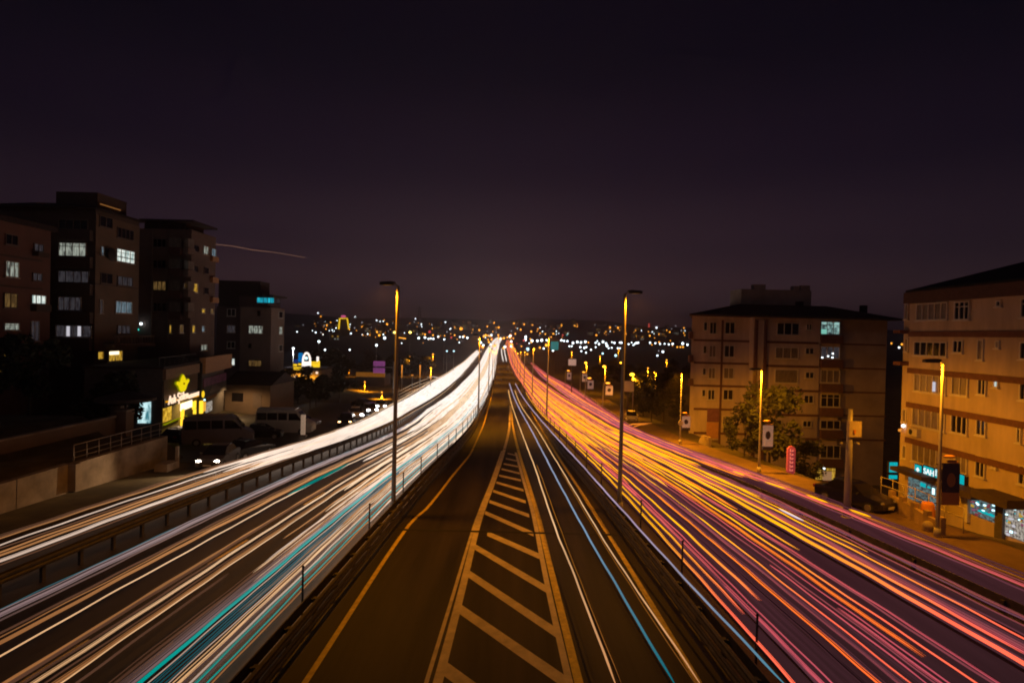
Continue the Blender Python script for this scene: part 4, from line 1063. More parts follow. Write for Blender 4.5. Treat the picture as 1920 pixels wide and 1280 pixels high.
F1t.win(1000, 228, 1112, 300, 3, 0, 'dim', 'framed'); F1t.win(925, 445, 1045, 535, 2, 0, 'yellow'); F1t.slab('window_light', 935, 450, 1010, 478, G['shopwhite'], .15); F1t.win(830, 450, 885, 520, 1, 0, 'yellow')
for y0 in (690, 945): F1s.slab('floor_band', 815, y0-4, 1190, y0+4, 'wallT1', .05)
c, w, h = F1s.rect(890, 640, 955, 700)
d = thing('satellite_dish', c, 'dark satellite dish on the side wall of the tall brown tower', 'satellite dish')
MB().ball((.45, 0, 0), .75, seg=14, ring=6, sc=(.25, 1, 1)).build('dish', M['dish'], d); MB().bar((.0, 0, 0), (.5, 0, 0), .06).build('bracket', M['darksteel'], d)
# balustrade terrace in front of the tower
o = thing('balustrade', F1t.pt(1060, 380), 'pale baluster railing of the terrace below the tall brown tower', 'railing')
ys0, ys1 = F1t.pt(880, 360).y, F1t.pt(1240, 360).y
zz = F1t.pt(1060, 380).z; zt_ = F1t.pt(1060, 320).z; bx = o.location
MB().bar((1.2, ys0-bx.y, zt_-bx.z), (1.2, ys1-bx.y, zt_-bx.z), .12).build('handrail', M['wallT3'], o)
bm_ = MB().tube([(0, 0, 0), (0, 0, (zt_-zz)*.3), (0, 0, (zt_-zz)*.6), (0, 0, zt_-zz)], [.05, .10, .07, .05], 8).mesh('baluster', M['wallT3'])
for k in range(14): inst('baluster', bm_, o, (1.2, ys0-bx.y+(ys1-ys0)*(k+.5)/14, 0))
MB().box((.6, (ys0+ys1)/2-bx.y, -.2), (1.5, ys1-ys0, .4)).build('terrace_slab', M['wallT1s'], o)

Y2 = 76.0
x2 = atY(358, 520, Y2).x; xa = atY(262, 520, Y2).x
b2 = thing('apartment_building', (x2-4, Y2, -5), 'grey brown corner tower with glazed bay column and small warm lit windows', 'building')
F2 = Fac(b2, 'y', Y2, z1); F2b = Fac(b2, 'y', Y2, z2); F2s = Fac(b2, 'x', x2, z1); F2t = Fac(b2, 'x', x2, z2)
yr = F2s.pt(1850, 600).y; zt = F2.pt(1560, 458).z
wallbox(b2, xa-3, x2, Y2, yr, -5, zt, 'wallT2')
za_ = F2.pt(1400, 365).z
wallbox(b2, xa, x2-1.2, Y2+.8, yr-1, zt+.05, za_-.3, 'rooftile', 'attic'); MB().box(((xa+x2)/2-(x2-4), (yr-Y2)/2, za_-.2+5), (x2-xa+.4, yr-Y2, .25)).build('roof', M['rooftile'], b2)
for y0, y1, pn in ((540, 610, 'glass'), (720, 790, 'glass'), (902, 980, 'warmdim'), (1085, 1160, 'glass')):
    F2.win(1315, y0, 1425, y1, 3, 0, pn, 'framed')
    F2.slab('bay_window', 1468, y0-5, 1560, y1, 'glasscurt', .5); F2.slab('bay_parapet', 1462, y1+4, 1565, y1+70, 'bandA', .55)
F2.slab('drain_pipe', 1445, 470, 1452, 1400, 'wallT3', .12); F2.slab('drain_pipe', 1300, 470, 1307, 1400, 'wallT3', .12)
for y0 in (540, 730, 905, 1085):
    F2s.slab('bay_window', 1580, y0, 1632, y0+70, 'glasscurt', .5); F2s.slab('bay_parapet', 1576, y0+75, 1636, y0+130, 'wallT2', .55)
F2s.win(1738, 600, 1782, 672, 2, 1, 'white'); F2s.win(1808, 622, 1846, 690, 1, 0, 'blue'); F2s.win(1655, 590, 1700, 650, 1, 0, 'glass', 'framed'); F2s.win(1645, 918, 1690, 1000, 1, 1, 'yellow'); F2s.win(1572, 920, 1602, 962, 1, 0, 'yellow'); F2s.win(1745, 780, 1785, 840, 1, 0, 'glass', 'framed'); F2s.win(1745, 955, 1785, 1010, 1, 0, 'glass', 'framed'); F2s.win(1655, 765, 1695, 825, 1, 0, 'glass', 'framed')
F2t.win(1722, 84, 1752, 122, 1, 1, 'yellow'); F2t.win(1798, 84, 1826, 130, 1, 0, 'warmdim'); F2t.win(1640, 225, 1666, 290, 1, 0, 'yellow'); F2t.win(1535, 225, 1565, 290, 1, 0, 'warmdim'); F2b.win(1452, 222, 1475, 298, 1, 0, 'yellow'); F2t.win(1722, 232, 1750, 284, 1, 1, 'blue'); F2t.win(1716, 392, 1770, 442, 2, 1, 'white')
for y0 in (690, 870, 1040): F2s.slab('balcony_parapet', 1800, y0, 1852, y0+45, 'fascia', .4)
p = F2b.pt(1225, 215)
l = thing('wall_lamp', p, 'bright white wall lamp in the gap between the two brown towers', 'lamp'); MB().ball((0, -.4, 0), .17, seg=8, ring=5).build('bulb', G['whitelamp'], l); MB().bar((0, 0, 0), (0, -.4, 0), .05).build('bracket', M['darksteel'], l)
MB().ball((-.35, -.4, -.75), .12, seg=8, ring=5).build('lower_bulb', glow('teal bulb', (.05, .8, .6), 1.2), l)

z3 = lambda x, y: (240+x*.21875, 560+y*.21875)
Y3 = 103.0
x3 = atY(508, 620, Y3).x; xa = atY(403, 620, Y3).x; xm = atY(450, 620, Y3).x
b3 = thing('apartment_building', (x3-5, Y3, -9), 'taupe apartment block with cyan lit loft windows behind the corner shop', 'building')
F3 = Fac(b3, 'y', Y3, z3); F3d = Fac(b3, 'y', Y3+.5, z3); F3s = Fac(b3, 'x', x3, z3)
yr = F3s.pt(1340, 200).y; zt = F3.pt(1100, 72).z
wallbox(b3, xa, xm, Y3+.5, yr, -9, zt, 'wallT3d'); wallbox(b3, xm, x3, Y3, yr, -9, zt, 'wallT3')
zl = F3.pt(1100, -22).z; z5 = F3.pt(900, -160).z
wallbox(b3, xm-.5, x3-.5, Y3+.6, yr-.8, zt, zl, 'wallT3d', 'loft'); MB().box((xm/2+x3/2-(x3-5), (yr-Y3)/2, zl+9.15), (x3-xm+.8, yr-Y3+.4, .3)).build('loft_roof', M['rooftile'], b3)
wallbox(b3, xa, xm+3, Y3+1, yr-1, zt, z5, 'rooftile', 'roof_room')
F3l = Fac(b3, 'y', Y3+.6, z3)
F3l.win(1105, -12, 1255, 38, 5, 0, 'cyan', 'framed'); F3l.win(1262, 0, 1305, 40, 2, 0, 'dim', 'framed')
F3.win(1036, 230, 1156, 298, 3, 1, 'white'); F3.win(1105, 100, 1140, 150, 1, 0, 'glass', 'framed'); F3.win(1035, 525, 1145, 580, 3, 0, 'warmdim', 'framed'); F3.win(1030, 655, 1145, 705, 3, 0, 'white'); F3.win(1030, 380, 1062, 425, 1, 0, 'glass', 'framed')
F3d.win(845, 512, 918, 568, 2, 1, 'bright'); F3d.win(850, 85, 925, 150, 2, 0, 'glass'); F3d.win(850, 225, 920, 290, 2, 0, 'dim'); F3d.win(850, 365, 920, 425, 2, 0, 'glass')
F3s.win(1292, 240, 1320, 305, 1, 1, 'white'); F3s.win(1290, 110, 1325, 165, 1, 0, 'glass'); F3s.win(1290, 395, 1322, 450, 1, 0, 'glass')

# ---- corner shop with yellow sign
A_ = Vector((-34.5, 58)); B_ = Vector((-39.4, 80.5)); dAB = (B_-A_).normalized(); LAB = (B_-A_).length
angS = math.atan2(dAB.y, dAB.x)
zs = ZR(60); ztop = atY(305, 692, 58).z
bs = thing('shop_building', (A_.x, A_.y, zs), 'low corner shop with yellow emblem, lit lettering and orange fascia', 'building', angS)
# local frame: +x along the facade, -y out to the road
ht = ztop-zs
def inv(pxx):
    """pixel on the shop facade -> local (x, z)"""
    d = ray(*pxx); n = Vector((dAB.y, -dAB.x, 0))
    tt = (Vector((A_.x, A_.y, 0))-Vector((0, 0, 0))).dot(n)/d.dot(n)
    p = C0+d*tt
    return (Vector((p.x, p.y))-A_).dot(dAB), p.z-zs
zz6 = lambda x, y: (240+x/8, 660+y/8)
def sslab(name, x0, y0, x1, y1, m, d=.08, out=0.0):
    q = [inv(zz6(*t)) for t in ((x0, y0), (x1, y0), (x0, y1), (x1, y1))]
    xa, xb = (q[0][0]+q[2][0])/2, (q[1][0]+q[3][0])/2
    zt_, zb_ = (q[0][1]+q[1][1])/2, (q[2][1]+q[3][1])/2
    return MB().box(((xa+xb)/2, -d/2-out, (zt_+zb_)/2), (xb-xa, d, zt_-zb_)).build(name, m if not isinstance(m, str) else M[m], bs)
MB().box((LAB/2, 3.4, ht/2-.2), (LAB, 6.8, ht+.4)).build('wall', M['shopgrey'], bs)
MB().box((LAB/2, 3.4, ht+.12), (LAB+.3, 7.1, .2)).build('roof', M['rooftile'], bs)
xm_ = inv(zz6(1050, 400))[0]
MB().box((xm_/2-.2, -.15, ht-.55), (xm_-.5, .3, 1.05)).build('fascia', mat('tan fascia', (.30, .17, .095), .7), bs)
xe = inv(zz6(1470, 300))[0]
MB().box(((xm_+xe)/2+.3, -.35, ht-.35), (xe-xm_-.2, .7, 1.9)).build('fascia', M['fascia'], bs)
MB().box((xm_, -.2, ht/2), (.35, .45, ht)).build('pillar', M['black'], bs)
for k in range(13): MB().box((xm_/2-.2, -.05-.02, ht-1.25-.145*k), (xm_-.6, .06, .11)).build('slat', M['shopslat'], bs)
sslab('poster', 1110, 350, 1450, 470, 'poster', .12, .1); sslab('poster_car_panel', 1110, 475, 1450, 620, 'shopgrey', .12, .1)
pcar = MB(); xq, zq = inv(zz6(1280, 550))
pcar.prism([(xq-2.8, zq-.3), (xq+2.8, zq-.3), (xq+2.6, zq+.1), (xq+1.2, zq+.2), (xq+.5, zq+.55), (xq-1.4, zq+.55), (xq-2.4, zq+.1)], -.24, -.27, 'y')
for v_ in range(len(pcar.v)): pass
pcar.build('poster_car', M['cargrey'], bs)
sslab('poster_lettering', 1170, 640, 1310, 690, mat('brown poster letters', (.3, .13, .02), .7), .1, .1)
# door and windows
sslab('shop_window', 522, 780, 640, 1030, P_['shopy'], .08, .02); sslab('door_light', 782, 745, 950, 850, G['shopwhite'], .08, .02); sslab('door_light', 952, 735, 1010, 850, G['shopyellow'], .08, .02)
sslab('door_frame', 782, 855, 826, 1120, G['shopyellow'], .10, .02); sslab('door_frame', 965, 855, 1005, 1100, G['shopyellow'], .10, .02); sslab('door', 830, 858, 962, 1110, 'black', .06, .02)
sslab('corner_light', 1026, 730, 1046, 915, G['shopyellow'], .3, .3); sslab('shop_window', 1095, 750, 1155, 890, glow('amber shop window', (.95, .45, .04), .9, 'FRONT'), .08, .02); sslab('shop_window', 1158, 745, 1250, 890, P_['goods2'], .08, .02)
sslab('window_sill', 522, 1030, 760, 1042, G['crownhalo'], .2, .02)
# side with a teal window facing the camera
px_ = atY(430/8+240, 900/8+660, 58.4)
sw = MB().box((0, 0, 0), (1.15, .06, 2.5)).build('side_window', P_['shopteal'], bs)
loc_ = Vector((-36.2, 58.7))-A_
wl = inv(zz6(440, 895))
sw.location = (.0-.05, 1.55, wl[1]); sw.rotation_euler = (0, 0, -PI/2)
# emblem + lettering: parts of the shop
xq, zq = inv(zz6(748, 470)); s_ = .0
pts = [(0, 1.45), (.32, .75), (.38, .62), (.62, .80), (.80, 1.02), (.98, .75), (1.02, .45), (.80, -.05), (.55, -.45), (.45, -1.1), (.22, -1.42), (0, -1.48)]
full = pts+[(-a, c) for a, c in reversed(pts[1:-1])]
sc_x = abs(inv(zz6(840, 470))[0]-inv(zz6(655, 470))[0])/2/1.02; sc_z = abs(inv(zz6(748, 345))[1]-inv(zz6(748, 585))[1])/2/1.46
petals = [[(0, 1.62), (.30, .98), (.42, .45), (.36, -.2), (0, -.5), (-.36, -.2), (-.42, .45), (-.30, .98)],
          [(.30, -.6), (.34, .20), (.56, .42), (.88, .62), (1.0, .42), (1.02, .22), (.82, -.1)],
          [(.78, 0), (.62, -.5), (.44, -1.1), (.22, -1.42), (-.22, -1.42), (-.44, -1.1), (-.62, -.5), (-.78, 0), (-.3, -.1), (.3, -.1)][:8]]
petals.insert(2, [(-a, c) for a, c in reversed(petals[1])])
for nm, gg, k_, dd, oo in (('emblem_edge', 'crownhalo', 1.1, .10, .34), ('emblem', 'crown', 1.0, .10, .46)):
    b = MB()
    for q_, pt_ in enumerate(petals): b.prism([(xq+a*sc_x*k_, zq+c*sc_z*k_) for a, c in pt_], -oo-dd-.004*q_, -oo, 'y')
    b.build(nm, G[gg], bs)
MB().ball((xq, -.58, zq), .12, seg=8, ring=5).build('emblem_dot', M['amber'], bs)
def sletters(body, x0, y0, x1, y1, size):
    q0, q1 = inv(zz6(x0, y0)), inv(zz6(x1, y1))
    me = text_mesh('lettering', body, size, G['letters'], .05)
    xs = [v.co.x for v in me.vertices]; zs_ = [v.co.z for v in me.vertices]
    sx_ = (q1[0]-q0[0])/(max(xs)-min(xs)); me.transform(Matrix.Diagonal((sx_, 1, 1, 1)))
    inst('lettering', me, bs, ((q0[0]+q1[0])/2, -.42, (q0[1]+q1[1])/2))
sletters('Aslı Şölen', 540, 700, 840, 665, 1.25); sletters('RESTAURANT', 850, 660, 1005, 630, .62)
sslab('sign_board', 520, 625, 1018, 750, 'black', .12, .02)
xa_, za1 = inv(zz6(522, 745)); xb_, zb1 = inv(zz6(1015, 655))
MB().bar((xa_, -.3, za1), (xb_, -.3, zb1), .10, h=.14).build('sign_light', G['letterback'], bs)
b = MB().ball((inv(zz6(1058, 630))[0], -.5, inv(zz6(1058, 630))[1]), .42, seg=12, ring=6, sc=(1, .3, 1)); b.build('round_sign', G['neonyellow'], bs)
MB().ball((inv(zz6(1087, 715))[0], -.45, inv(zz6(1087, 715))[1]), .12, seg=8, ring=5).build('blue_light', G['coollamp'], bs)
lamp_light((6, -1.6, 3.6), 1300, bs, 165, (1, .62, .1)); lamp_light((xe-2, -1.8, 3.2), 700, bs, 160, (1, .6, .25))  # unseen spots added for the spill of the lit sign and windows
# roof railing of the shop
rl = MB()
for k in range(9): rl.bar((k*xm_/8, .3, ht+.2), (k*xm_/8, .3, ht+1.1), .05)
rl.bar((0, .3, ht+1.1), (xm_, .3, ht+1.1), .06); rl.build('roof_railing', M['darksteel'], bs)
# lower annexes to the right
an = thing('annex_building', (-37.5, 88, ZR(88)), 'low dark annex with a sloping roof right of the corner shop', 'building')
MB().box((0, 0, 2.2), (6.5, 9, 4.4)).build('wall', M['wallT1s'], an)
MB().prism([(-5, 4.4), (5, 4.4), (0, 6.0)], -3.6, 3.6, 'x').build('roof', M['rooftile'], an)
MB().box((1.4, -4.53, 2.2), (1.2, .06, 2.0)).build('door', M['framed'], an)
MB().box((-1.4, -4.53, 2.6), (1.6, .06, 1.2)).build('window', M['glass'], an)

# ---- restaurant with a neon arch
YR = 150.0
p = atY(567, 735, YR); zr_ = p.z
rb = thing('restaurant', (p.x, YR, zr_), 'low restaurant outlined in yellow lights with a white neon arch sign', 'building')
zr4 = lambda x, y: (420+x*340/1920, 640+y*340/1920)
FR = Fac(rb, 'y', YR, zr4)
wl0, wl1 = FR.pt(640, 300).x, FR.pt(1030, 300).x; zt = FR.pt(860, 300).z
wallbox(rb, wl0, wl1, YR, YR+9, zr_-1, zt, 'wallT1s'); wallbox(rb, wl0-.3, wl1+.3, YR-.2, YR+9.2, zt, zt+.5, 'rooftile', 'roof')
for i, (a, c, ya_, yb_) in enumerate(((738, 832, 270, 300), (920, 1015, 232, 272), (738, 775, 238, 258), (790, 822, 232, 252), (920, 1010, 212, 228))): FR.slab('sign_bar', a, ya_, c, yb_, G['neonyellow'], .2+.03*i)
c, w, h = FR.rect(835, 115, 925, 275)
b = MB(); ar = []
for k in range(13):
    a = PI*k/12; ar.append((c.x-p.x+math.cos(a)*w*.42, -.4, c.z-zr_-h*.12+math.sin(a)*h*.58))
ar = [(ar[0][0], -.4, c.z-zr_-h*.45)]+ar+[(ar[-1][0], -.4, c.z-zr_-h*.45)]
b.tube(ar, .28, 8); b.build('arch_sign', G['archwhite'], rb)
MB().box((c.x-p.x-.1, -.35, c.z-zr_-h*.28), (w*.95, .3, h*.36)).build('arch_panel', G['archwhite'], rb)
MB().ball((c.x-p.x-.1, -.4, c.z-zr_+h*.12), .4, seg=8, ring=5).build('arch_lamp', G['coollamp'], rb)
FR.slab('blue_panel', 790, 120, 835, 215, G['blue'], .2); FR.slab('blue_panel', 742, 190, 790, 230, glow('dark blue neon', (.01, .03, .18), .7), .2)
FR.slab('finial_light', 985, 160, 1005, 210, G['archwhite'], .4); FR.slab('finial_light', 1000, 205, 1015, 245, G['neonyellow'], .45)
for i, (a, y0) in enumerate(((665, 385), (740, 390), (765, 370), (830, 365), (862, 345), (930, 330), (990, 330))):
    c, w, h = FR.rect(a-12, y0-12, a+12, y0+12)
    MB().ball(c-Vector((p.x, YR, zr_))+Vector((0, -.5, 0)), .34, seg=8, ring=5).build('bulb', G['letters'], rb)
FR.slab('lit_front', 735, 315, 1005, 430, mat('yellow lit front', (.5, .3, .08), .8), .1)
l = lamp_light((0, -3.5, 5.5), 5200, rb, 170, (1, .55, .08))
c, w, h = FR.rect(890, 410, 1130, 490)
cn = thing('canopy', (c.x, YR-9, zr_-1.8), 'cream lit terrace canopy in front of the neon restaurant', 'canopy')
MB().prism([(-3.2, 2.7), (3.2, 3.3), (3.2, 3.45), (-3.2, 2.85)], -w*.46, w*.46, 'x').build('roof_sheet', mat('cream canopy', (.6, .46, .25), .8), cn)
pm = MB().tube([(0, 0, 0), (0, 0, 2.8)], .06, 6).mesh('post', M['darksteel'])
for a in (-1, 1):
    for d_ in (-3, 3): inst('post', pm, cn, (a*w*.42, d_, 0))
lamp_light((0, 2.8, 6.4), 900, cn, 150, (1, .6, .2))

# ---- petrol-like orange lit shed and other mid-left bits
p = atY(695, 702, 170)
o = thing('lit_shed', (p.x, 170, zterrain(p.x, 170)), 'long low shed with orange lit fascia left of the nearest left lamp post', 'building')
hh = p.z-o.location.z
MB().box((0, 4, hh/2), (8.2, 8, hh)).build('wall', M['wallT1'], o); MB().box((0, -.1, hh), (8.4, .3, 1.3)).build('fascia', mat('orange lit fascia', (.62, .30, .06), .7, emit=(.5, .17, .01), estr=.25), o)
p = atY(711, 688, 118)
o = thing('traffic_sign', (atY(738, 690, 118).x, 118, ZR(118)-.1), 'violet two panel traffic sign on an arm beside the nearest left lamp post', 'sign')
hh = p.z-o.location.z; dx = p.x-o.location.x
MB().tube([(0, 0, 0), (0, 0, hh+1.2)], .12, 8).build('post', M['polepaint'], o); MB().bar((0, 0, hh), (dx-1.0, 0, hh), .1).build('arm', M['polepaint'], o)
for s in (-1, 1):
    pn = MB().box((dx, -.1, hh+s*.68), (2.3, .08, 1.0)).build('panel', M['signpurple'], o)
    lt = MB()
    for k in range(3):
        lt.box((dx-.75+k*.72, -.16, hh+s*.62+.18), (.5, .02, .2)).box((dx-.75+k*.72, -.16, hh+s*.62-.2), (.42, .02, .2))
    lt.build('sign_rows', mat('faded sign rows', (.5, .2, .5), .6), pn)

# ---- neon portal on the far left hill
YN = 900.0
q = [atY(u, v, YN) for u, v in ((635, 617), (637, 597), (651, 597), (654, 617))]
o = thing('lit_gateway', q[0], 'gateway outlined in yellow neon on the far left hillside', 'gateway')
MB().tube([tuple(a-q[0]) for a in q], 1.35, 6).build('neon_tube', G['neonyellow'], o)
q2 = atY(644, 593, YN)-q[0]; MB().ball(tuple(q2), 2.0, seg=10, ring=5, sc=(2.2, 1, .9)).build('pink_light', G['neonpink'], o)
a0 = atY(644, 608, YN)-q[0]; MB().box((a0.x, 4, a0.z-4), (13, 6, 28)).build('tower', M['wallT3d'], o)

# ------------------------------------------------------------------ left retaining wall, railing, yard wall, terrace
XW = -25.5
def P3(x, y, z): return Vector((x, y, z))
y0w, y1w = 22.0, 43.2
o = thing('retaining_wall', (XW, 32, ZR(32)), 'stained concrete retaining wall along the left service road', 'wall')
bz = o.location.z
ends = [22, 30.3, 34.05, 43.2]
for k, (a, c) in enumerate(zip(ends, ends[1:])):
    b = MB(); n = 8
    for j in range(n+1):
        yy = a+.03+(c-a-.06)*j/n; zb_ = ZR(yy)-.2-bz; zt_ = 1.82-bz+(0 if k == 2 else .0)
        xo = 0.0 if k != 2 else .25
        b.v += [(xo, yy-32, zb_), (xo+.02, yy-32, zt_), (xo-.4, yy-32, zt_), (xo-.4, yy-32, zb_)]
    for j in range(n):
        for i in range(4):
            i2 = (i+1) % 4; b.face((4*j+i, 4*j+i2, 4*j+4+i2, 4*j+4+i))
    b.face((0, 1, 2, 3)); b.face((4*n+3, 4*n+2, 4*n+1, 4*n))
    b.build('wall_panel', M['concrete'], o)
MB().box((.22, 34.05-32, (ZR(34)+1.82)/2-bz), (.5, .5, 1.9+1.82-ZR(34)-1.9)).build('pier', M['concrete'], o)
rg = thing('railing', (XW-.1, 34, 1.82), 'pale steel railing on top of the stained retaining wall', 'railing')
pm = MB().tube([(0, 0, 0), (0, 0, 1.0)], .028, 6).mesh('post', M['railing'])
yy = 34.4
while yy < 43.2: inst('post', pm, rg, (0, yy-34, 0)); yy += 1.05
for z in (1.0, .55, .25): MB().tube([(0, .4, z), (0, 9.1, z)], .03 if z > .9 else .018, 6).build('rail', M['railing'], rg)
yw = thing('yard_wall', (-30.2, 38, 1.6), 'brown plastered yard wall above the left retaining wall', 'wall')
MB().box((-.15, 0, .62), (.3, 18, 1.25)).build('wall_panel', M['wallT1s'], yw); MB().box((-.15, 0, 1.3), (.42, 18.1, .12)).build('coping', M['concrete'], yw)
for yy in (45.2, 47.2): 
    g = thing('gate_pillar', (-29.6-(yy-45)*.9, yy, 1.3), 'left brown gate pillar under the dark canopy' if yy < 46 else 'right brown gate pillar under the dark canopy', 'pillar')
    MB().box((0, 0, .9), (.75, .75, 2.2)).build('shaft', M['wallT1s'], g); MB().box((0, 0, 2.05), (.95, .95, .14)).build('cap', M['concrete'], g)
pr = thing('parasol', (-30.6, 46.6, 1.6), 'dark round canopy above the brown gate pillars', 'canopy')
MB().tube([(0, 0, 0), (0, 0, 2.75)], .09, 8).build('pole', M['darksteel'], pr)
b = MB(); n = 20
b.v.append((0, 0, 3.15)); b.v += [(2.1*math.cos(2*PI*k/n), 2.1*math.sin(2*PI*k/n), 2.55) for k in range(n)]; b.v += [(2.1*math.cos(2*PI*k/n), 2.1*math.sin(2*PI*k/n), 2.3) for k in range(n)]
for k in range(n):
    k2 = (k+1) % n; b.face((0, 1+k, 1+k2)); b.face((1+k, 1+n+k, 1+n+k2, 1+k2))
b.build('canopy_cloth', M['awning'], pr)
# pale concrete kerb block and bollard at the wall end
p = PG(313, 880)
o = thing('concrete_block', (p.x, p.y, ZR(p.y)), 'pale lit concrete block at the end of the retaining wall', 'block')
MB().box((0, 0, .25), (.9, 1.5, .5), taper=.92).build('block', M['concrete'], o); MB().box((.25, .8, .75), (.2, .2, 1.5), taper=.9).build('bollard', M['concrete'], o)
p = PG(568, 818)
o = thing('advert_post', (p.x, p.y, ZR(p.y)), 'slim pale lit post board beside the parked cream minibus', 'sign')
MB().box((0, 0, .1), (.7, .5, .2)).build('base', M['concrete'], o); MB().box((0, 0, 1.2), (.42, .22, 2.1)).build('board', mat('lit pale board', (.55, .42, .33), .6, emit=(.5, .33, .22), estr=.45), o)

# ------------------------------------------------------------------ vehicles
def car(name, loc, rz, paint, label, cat, heads=None, plate=False, hatch=False, tails=None):
    """+x is forward"""
    o = thing(name, loc, label, cat, rz)
    L_, W_, H_ = 4.2, 1.75, 1.45
    prof = [(-2.1, .32), (-2.12, .75), (-2.0, .92), (-1.55, .98), (.85, .96), (1.75, .80), (2.08, .66), (2.12, .34), (1.9, .24), (-1.9, .24)]
    def loft(prof, w0, w1, zc, m, name, parent, shrink=.93):
        b = MB(); k = len(prof)
        secs = [(-w0, shrink), (-w0*.86, 1.0), (0, 1.01), (w0*.86, 1.0), (w0, shrink)]
        for yv, s in secs:
            for x, z in prof: b.v.append((x*s if name == 'body' else x*(.97+.03*s), yv-(0 if name == 'body' else math.copysign((z-zc)*.28, yv) if yv else 0), z))
        for j in range(len(secs)-1):
            for i in range(k):
                i2 = (i+1) % k; b.face((j*k+i, j*k+i2, (j+1)*k+i2, (j+1)*k+i), 0, False)
        b.face(tuple(range(k-1, -1, -1))); b.face(tuple(range((len(secs)-1)*k, len(secs)*k)))
        return b.build(name, m, parent)
    body = loft(prof, W_/2, W_/2, 1, M[paint], 'body', o)
    cab = [(-1.85 if hatch else -1.5, .93), (-1.35 if hatch else -.95, 1.40), (-.1, 1.46), (.35, 1.38), (1.05, .93)]
    loft(cab, W_/2-.07, W_/2-.2, .93, M['glass'], 'cabin', o, .98)
    MB().box((-.5, 0, 1.435), (1.0, 1.12, .06)).build('roof_panel', M[paint], o)
    wt = MB()
    wm = MB().tube([(0, -.11, 0), (0, .11, 0)], .32, 16).mesh('wheel', M['rubber']); rm_ = MB().tube([(0, -.125, 0), (0, .125, 0)], .20, 12).mesh('rim', M['rim'])
    for x in (-1.3, 1.32):
        for s in (-1, 1):
            w = inst('wheel', wm, o, (x, s*(W_/2-.1), .32)); inst('rim', rm_, w)
    for s in (-1, 1):
        MB().ball((2.0, s*.62, .66), .26 if heads == 'whitehead' else .17, seg=10, ring=6, sc=(.5, 1.1, .7)).build('headlight', G[heads] if heads else M['chrome'], o)
        MB().box((-2.08, s*.66, .80), (.08, .28, .16)).build('tail_light', G[tails] if tails else M['redlens'], o)
        MB().ball((.75, s*(W_/2+.08), 1.0), .11, seg=8, ring=5, sc=(.6, 1, .8)).build('wing_mirror', M[paint], o)
    MB().box((2.10, 0, .45), (.05, 1.1, .16)).build('grille', M['black'], o)
    if heads == 'headlight':
        l = bpy.data.lights.new('headlight_beam', 'SPOT'); l.energy = 800; l.color = (1, .62, .3); l.spot_size = R(62); l.spot_blend = .8; l.shadow_soft_size = .15
        lo = bpy.data.objects.new('headlight_beam', l); COL.objects.link(lo); lo.parent = o; lo.location = (2.5, 0, .66); lo.rotation_euler = (R(92), 0, R(-122))
    if plate: MB().box((2.14, 0, .42), (.03, .55, .13)).build('number_plate', M['plate'], o)
    return o
def minibus(loc, rz, paint, label, top=None):
    o = thing('minibus', loc, label, 'minibus', rz)
    prof = [(-2.9, .35), (-2.92, 1.2), (-2.85, 2.45), (-2.7, 2.62), (1.05, 2.62), (1.35, 2.48), (2.05, 1.55), (2.75, 1.18), (2.92, .95), (2.95, .4), (2.7, .28), (-2.7, .28)]
    b = MB(); k = len(prof); secs = [(-.98, .985), (-.86, 1), (.86, 1), (.98, .985)]
    for yv, s in secs:
        for x, z in prof: b.v.append((x*s, yv, .28+(z-.28)*s))
    for j in range(3):
        for i in range(k):
            i2 = (i+1) % k; b.face((j*k+i, j*k+i2, (j+1)*k+i2, (j+1)*k+i))
    b.face(tuple(range(k-1, -1, -1))); b.face(tuple(range(3*k, 4*k)))
    b.build('body', M[paint], o)
    MB().box((-.85, 0, 2.66), (3.9, 1.7, .08)).build('roof_panel', M[top or paint], o)
    wsm = MB(); wsm.poly([(1.40, -.8, 2.42), (1.40, .8, 2.42), (2.08, .86, 1.57), (2.08, -.86, 1.57)])
    for i, (x, y, z) in enumerate(wsm.v): wsm.v[i] = (x+.03, y, z+.02)
    wsm.build('windscreen', M['glass'], o)
    for s in (-1, 1):
        for x0, x1 in ((-2.7, -1.75), (-1.65, -.65), (-.55, .35)): MB().box(((x0+x1)/2, s*.985, 1.95), (x1-x0, .03, .75)).build('side_window', M['glass'], o)
        sd = MB(); yv = s*.99
        sd.poly([(.5, yv, 1.55), (1.85, yv, 1.55), (1.25, yv, 2.3), (.5, yv, 2.3)][::s]); sd.build('front_door_window', M['glass'], o)
        MB().ball((2.82, s*.72, .88), .2, seg=10, ring=6, sc=(.4, 1, .8)).build('headlight', M['chrome'], o)
        MB().ball((1.85, s*1.12, 1.6), .14, seg=8, ring=5, sc=(.5, .7, 1.4)).build('wing_mirror', M['black'], o)
        MB().box((-2.9, s*.85, 1.1), (.06, .14, .5)).build('tail_light', M['redlens'], o)
    wm = MB().tube([(0, -.12, 0), (0, .12, 0)], .36, 16).mesh('wheel', M['rubber']); rm_ = MB().tube([(0, -.135, 0), (0, .135, 0)], .21, 12).mesh('rim', M['rim'])
    for x in (-1.75, 1.85):
        for s in (-1, 1): inst('rim', rm_, inst('wheel', wm, o, (x, s*.88, .36)))
    return o
def gp(x, y): return (x, y, ZR(y)-.0)
minibus(gp(-26.6, 53.6), R(22), 'vangrey', 'grey minibus with dark windows parked nose out before the corner shop', 'vangrey')
minibus(gp(-23.9, 62.5), R(6), 'vancream', 'cream roofed minibus parked farther along the left apron', 'vancream')
car('parked_car', gp(-24.6, 58.0), R(14), 'carblack', 'black car parked between the two minibuses', 'car')
car('parked_car', gp(-24.8, 69.5), R(2), 'cargrey', 'grey car parked beyond the cream roofed minibus', 'car')
car('parked_car', (-30.5, 54.6, ZR(54.6)), R(85), 'carblack', 'black car parked in front of the yellow lit shop window', 'car', hatch=True)
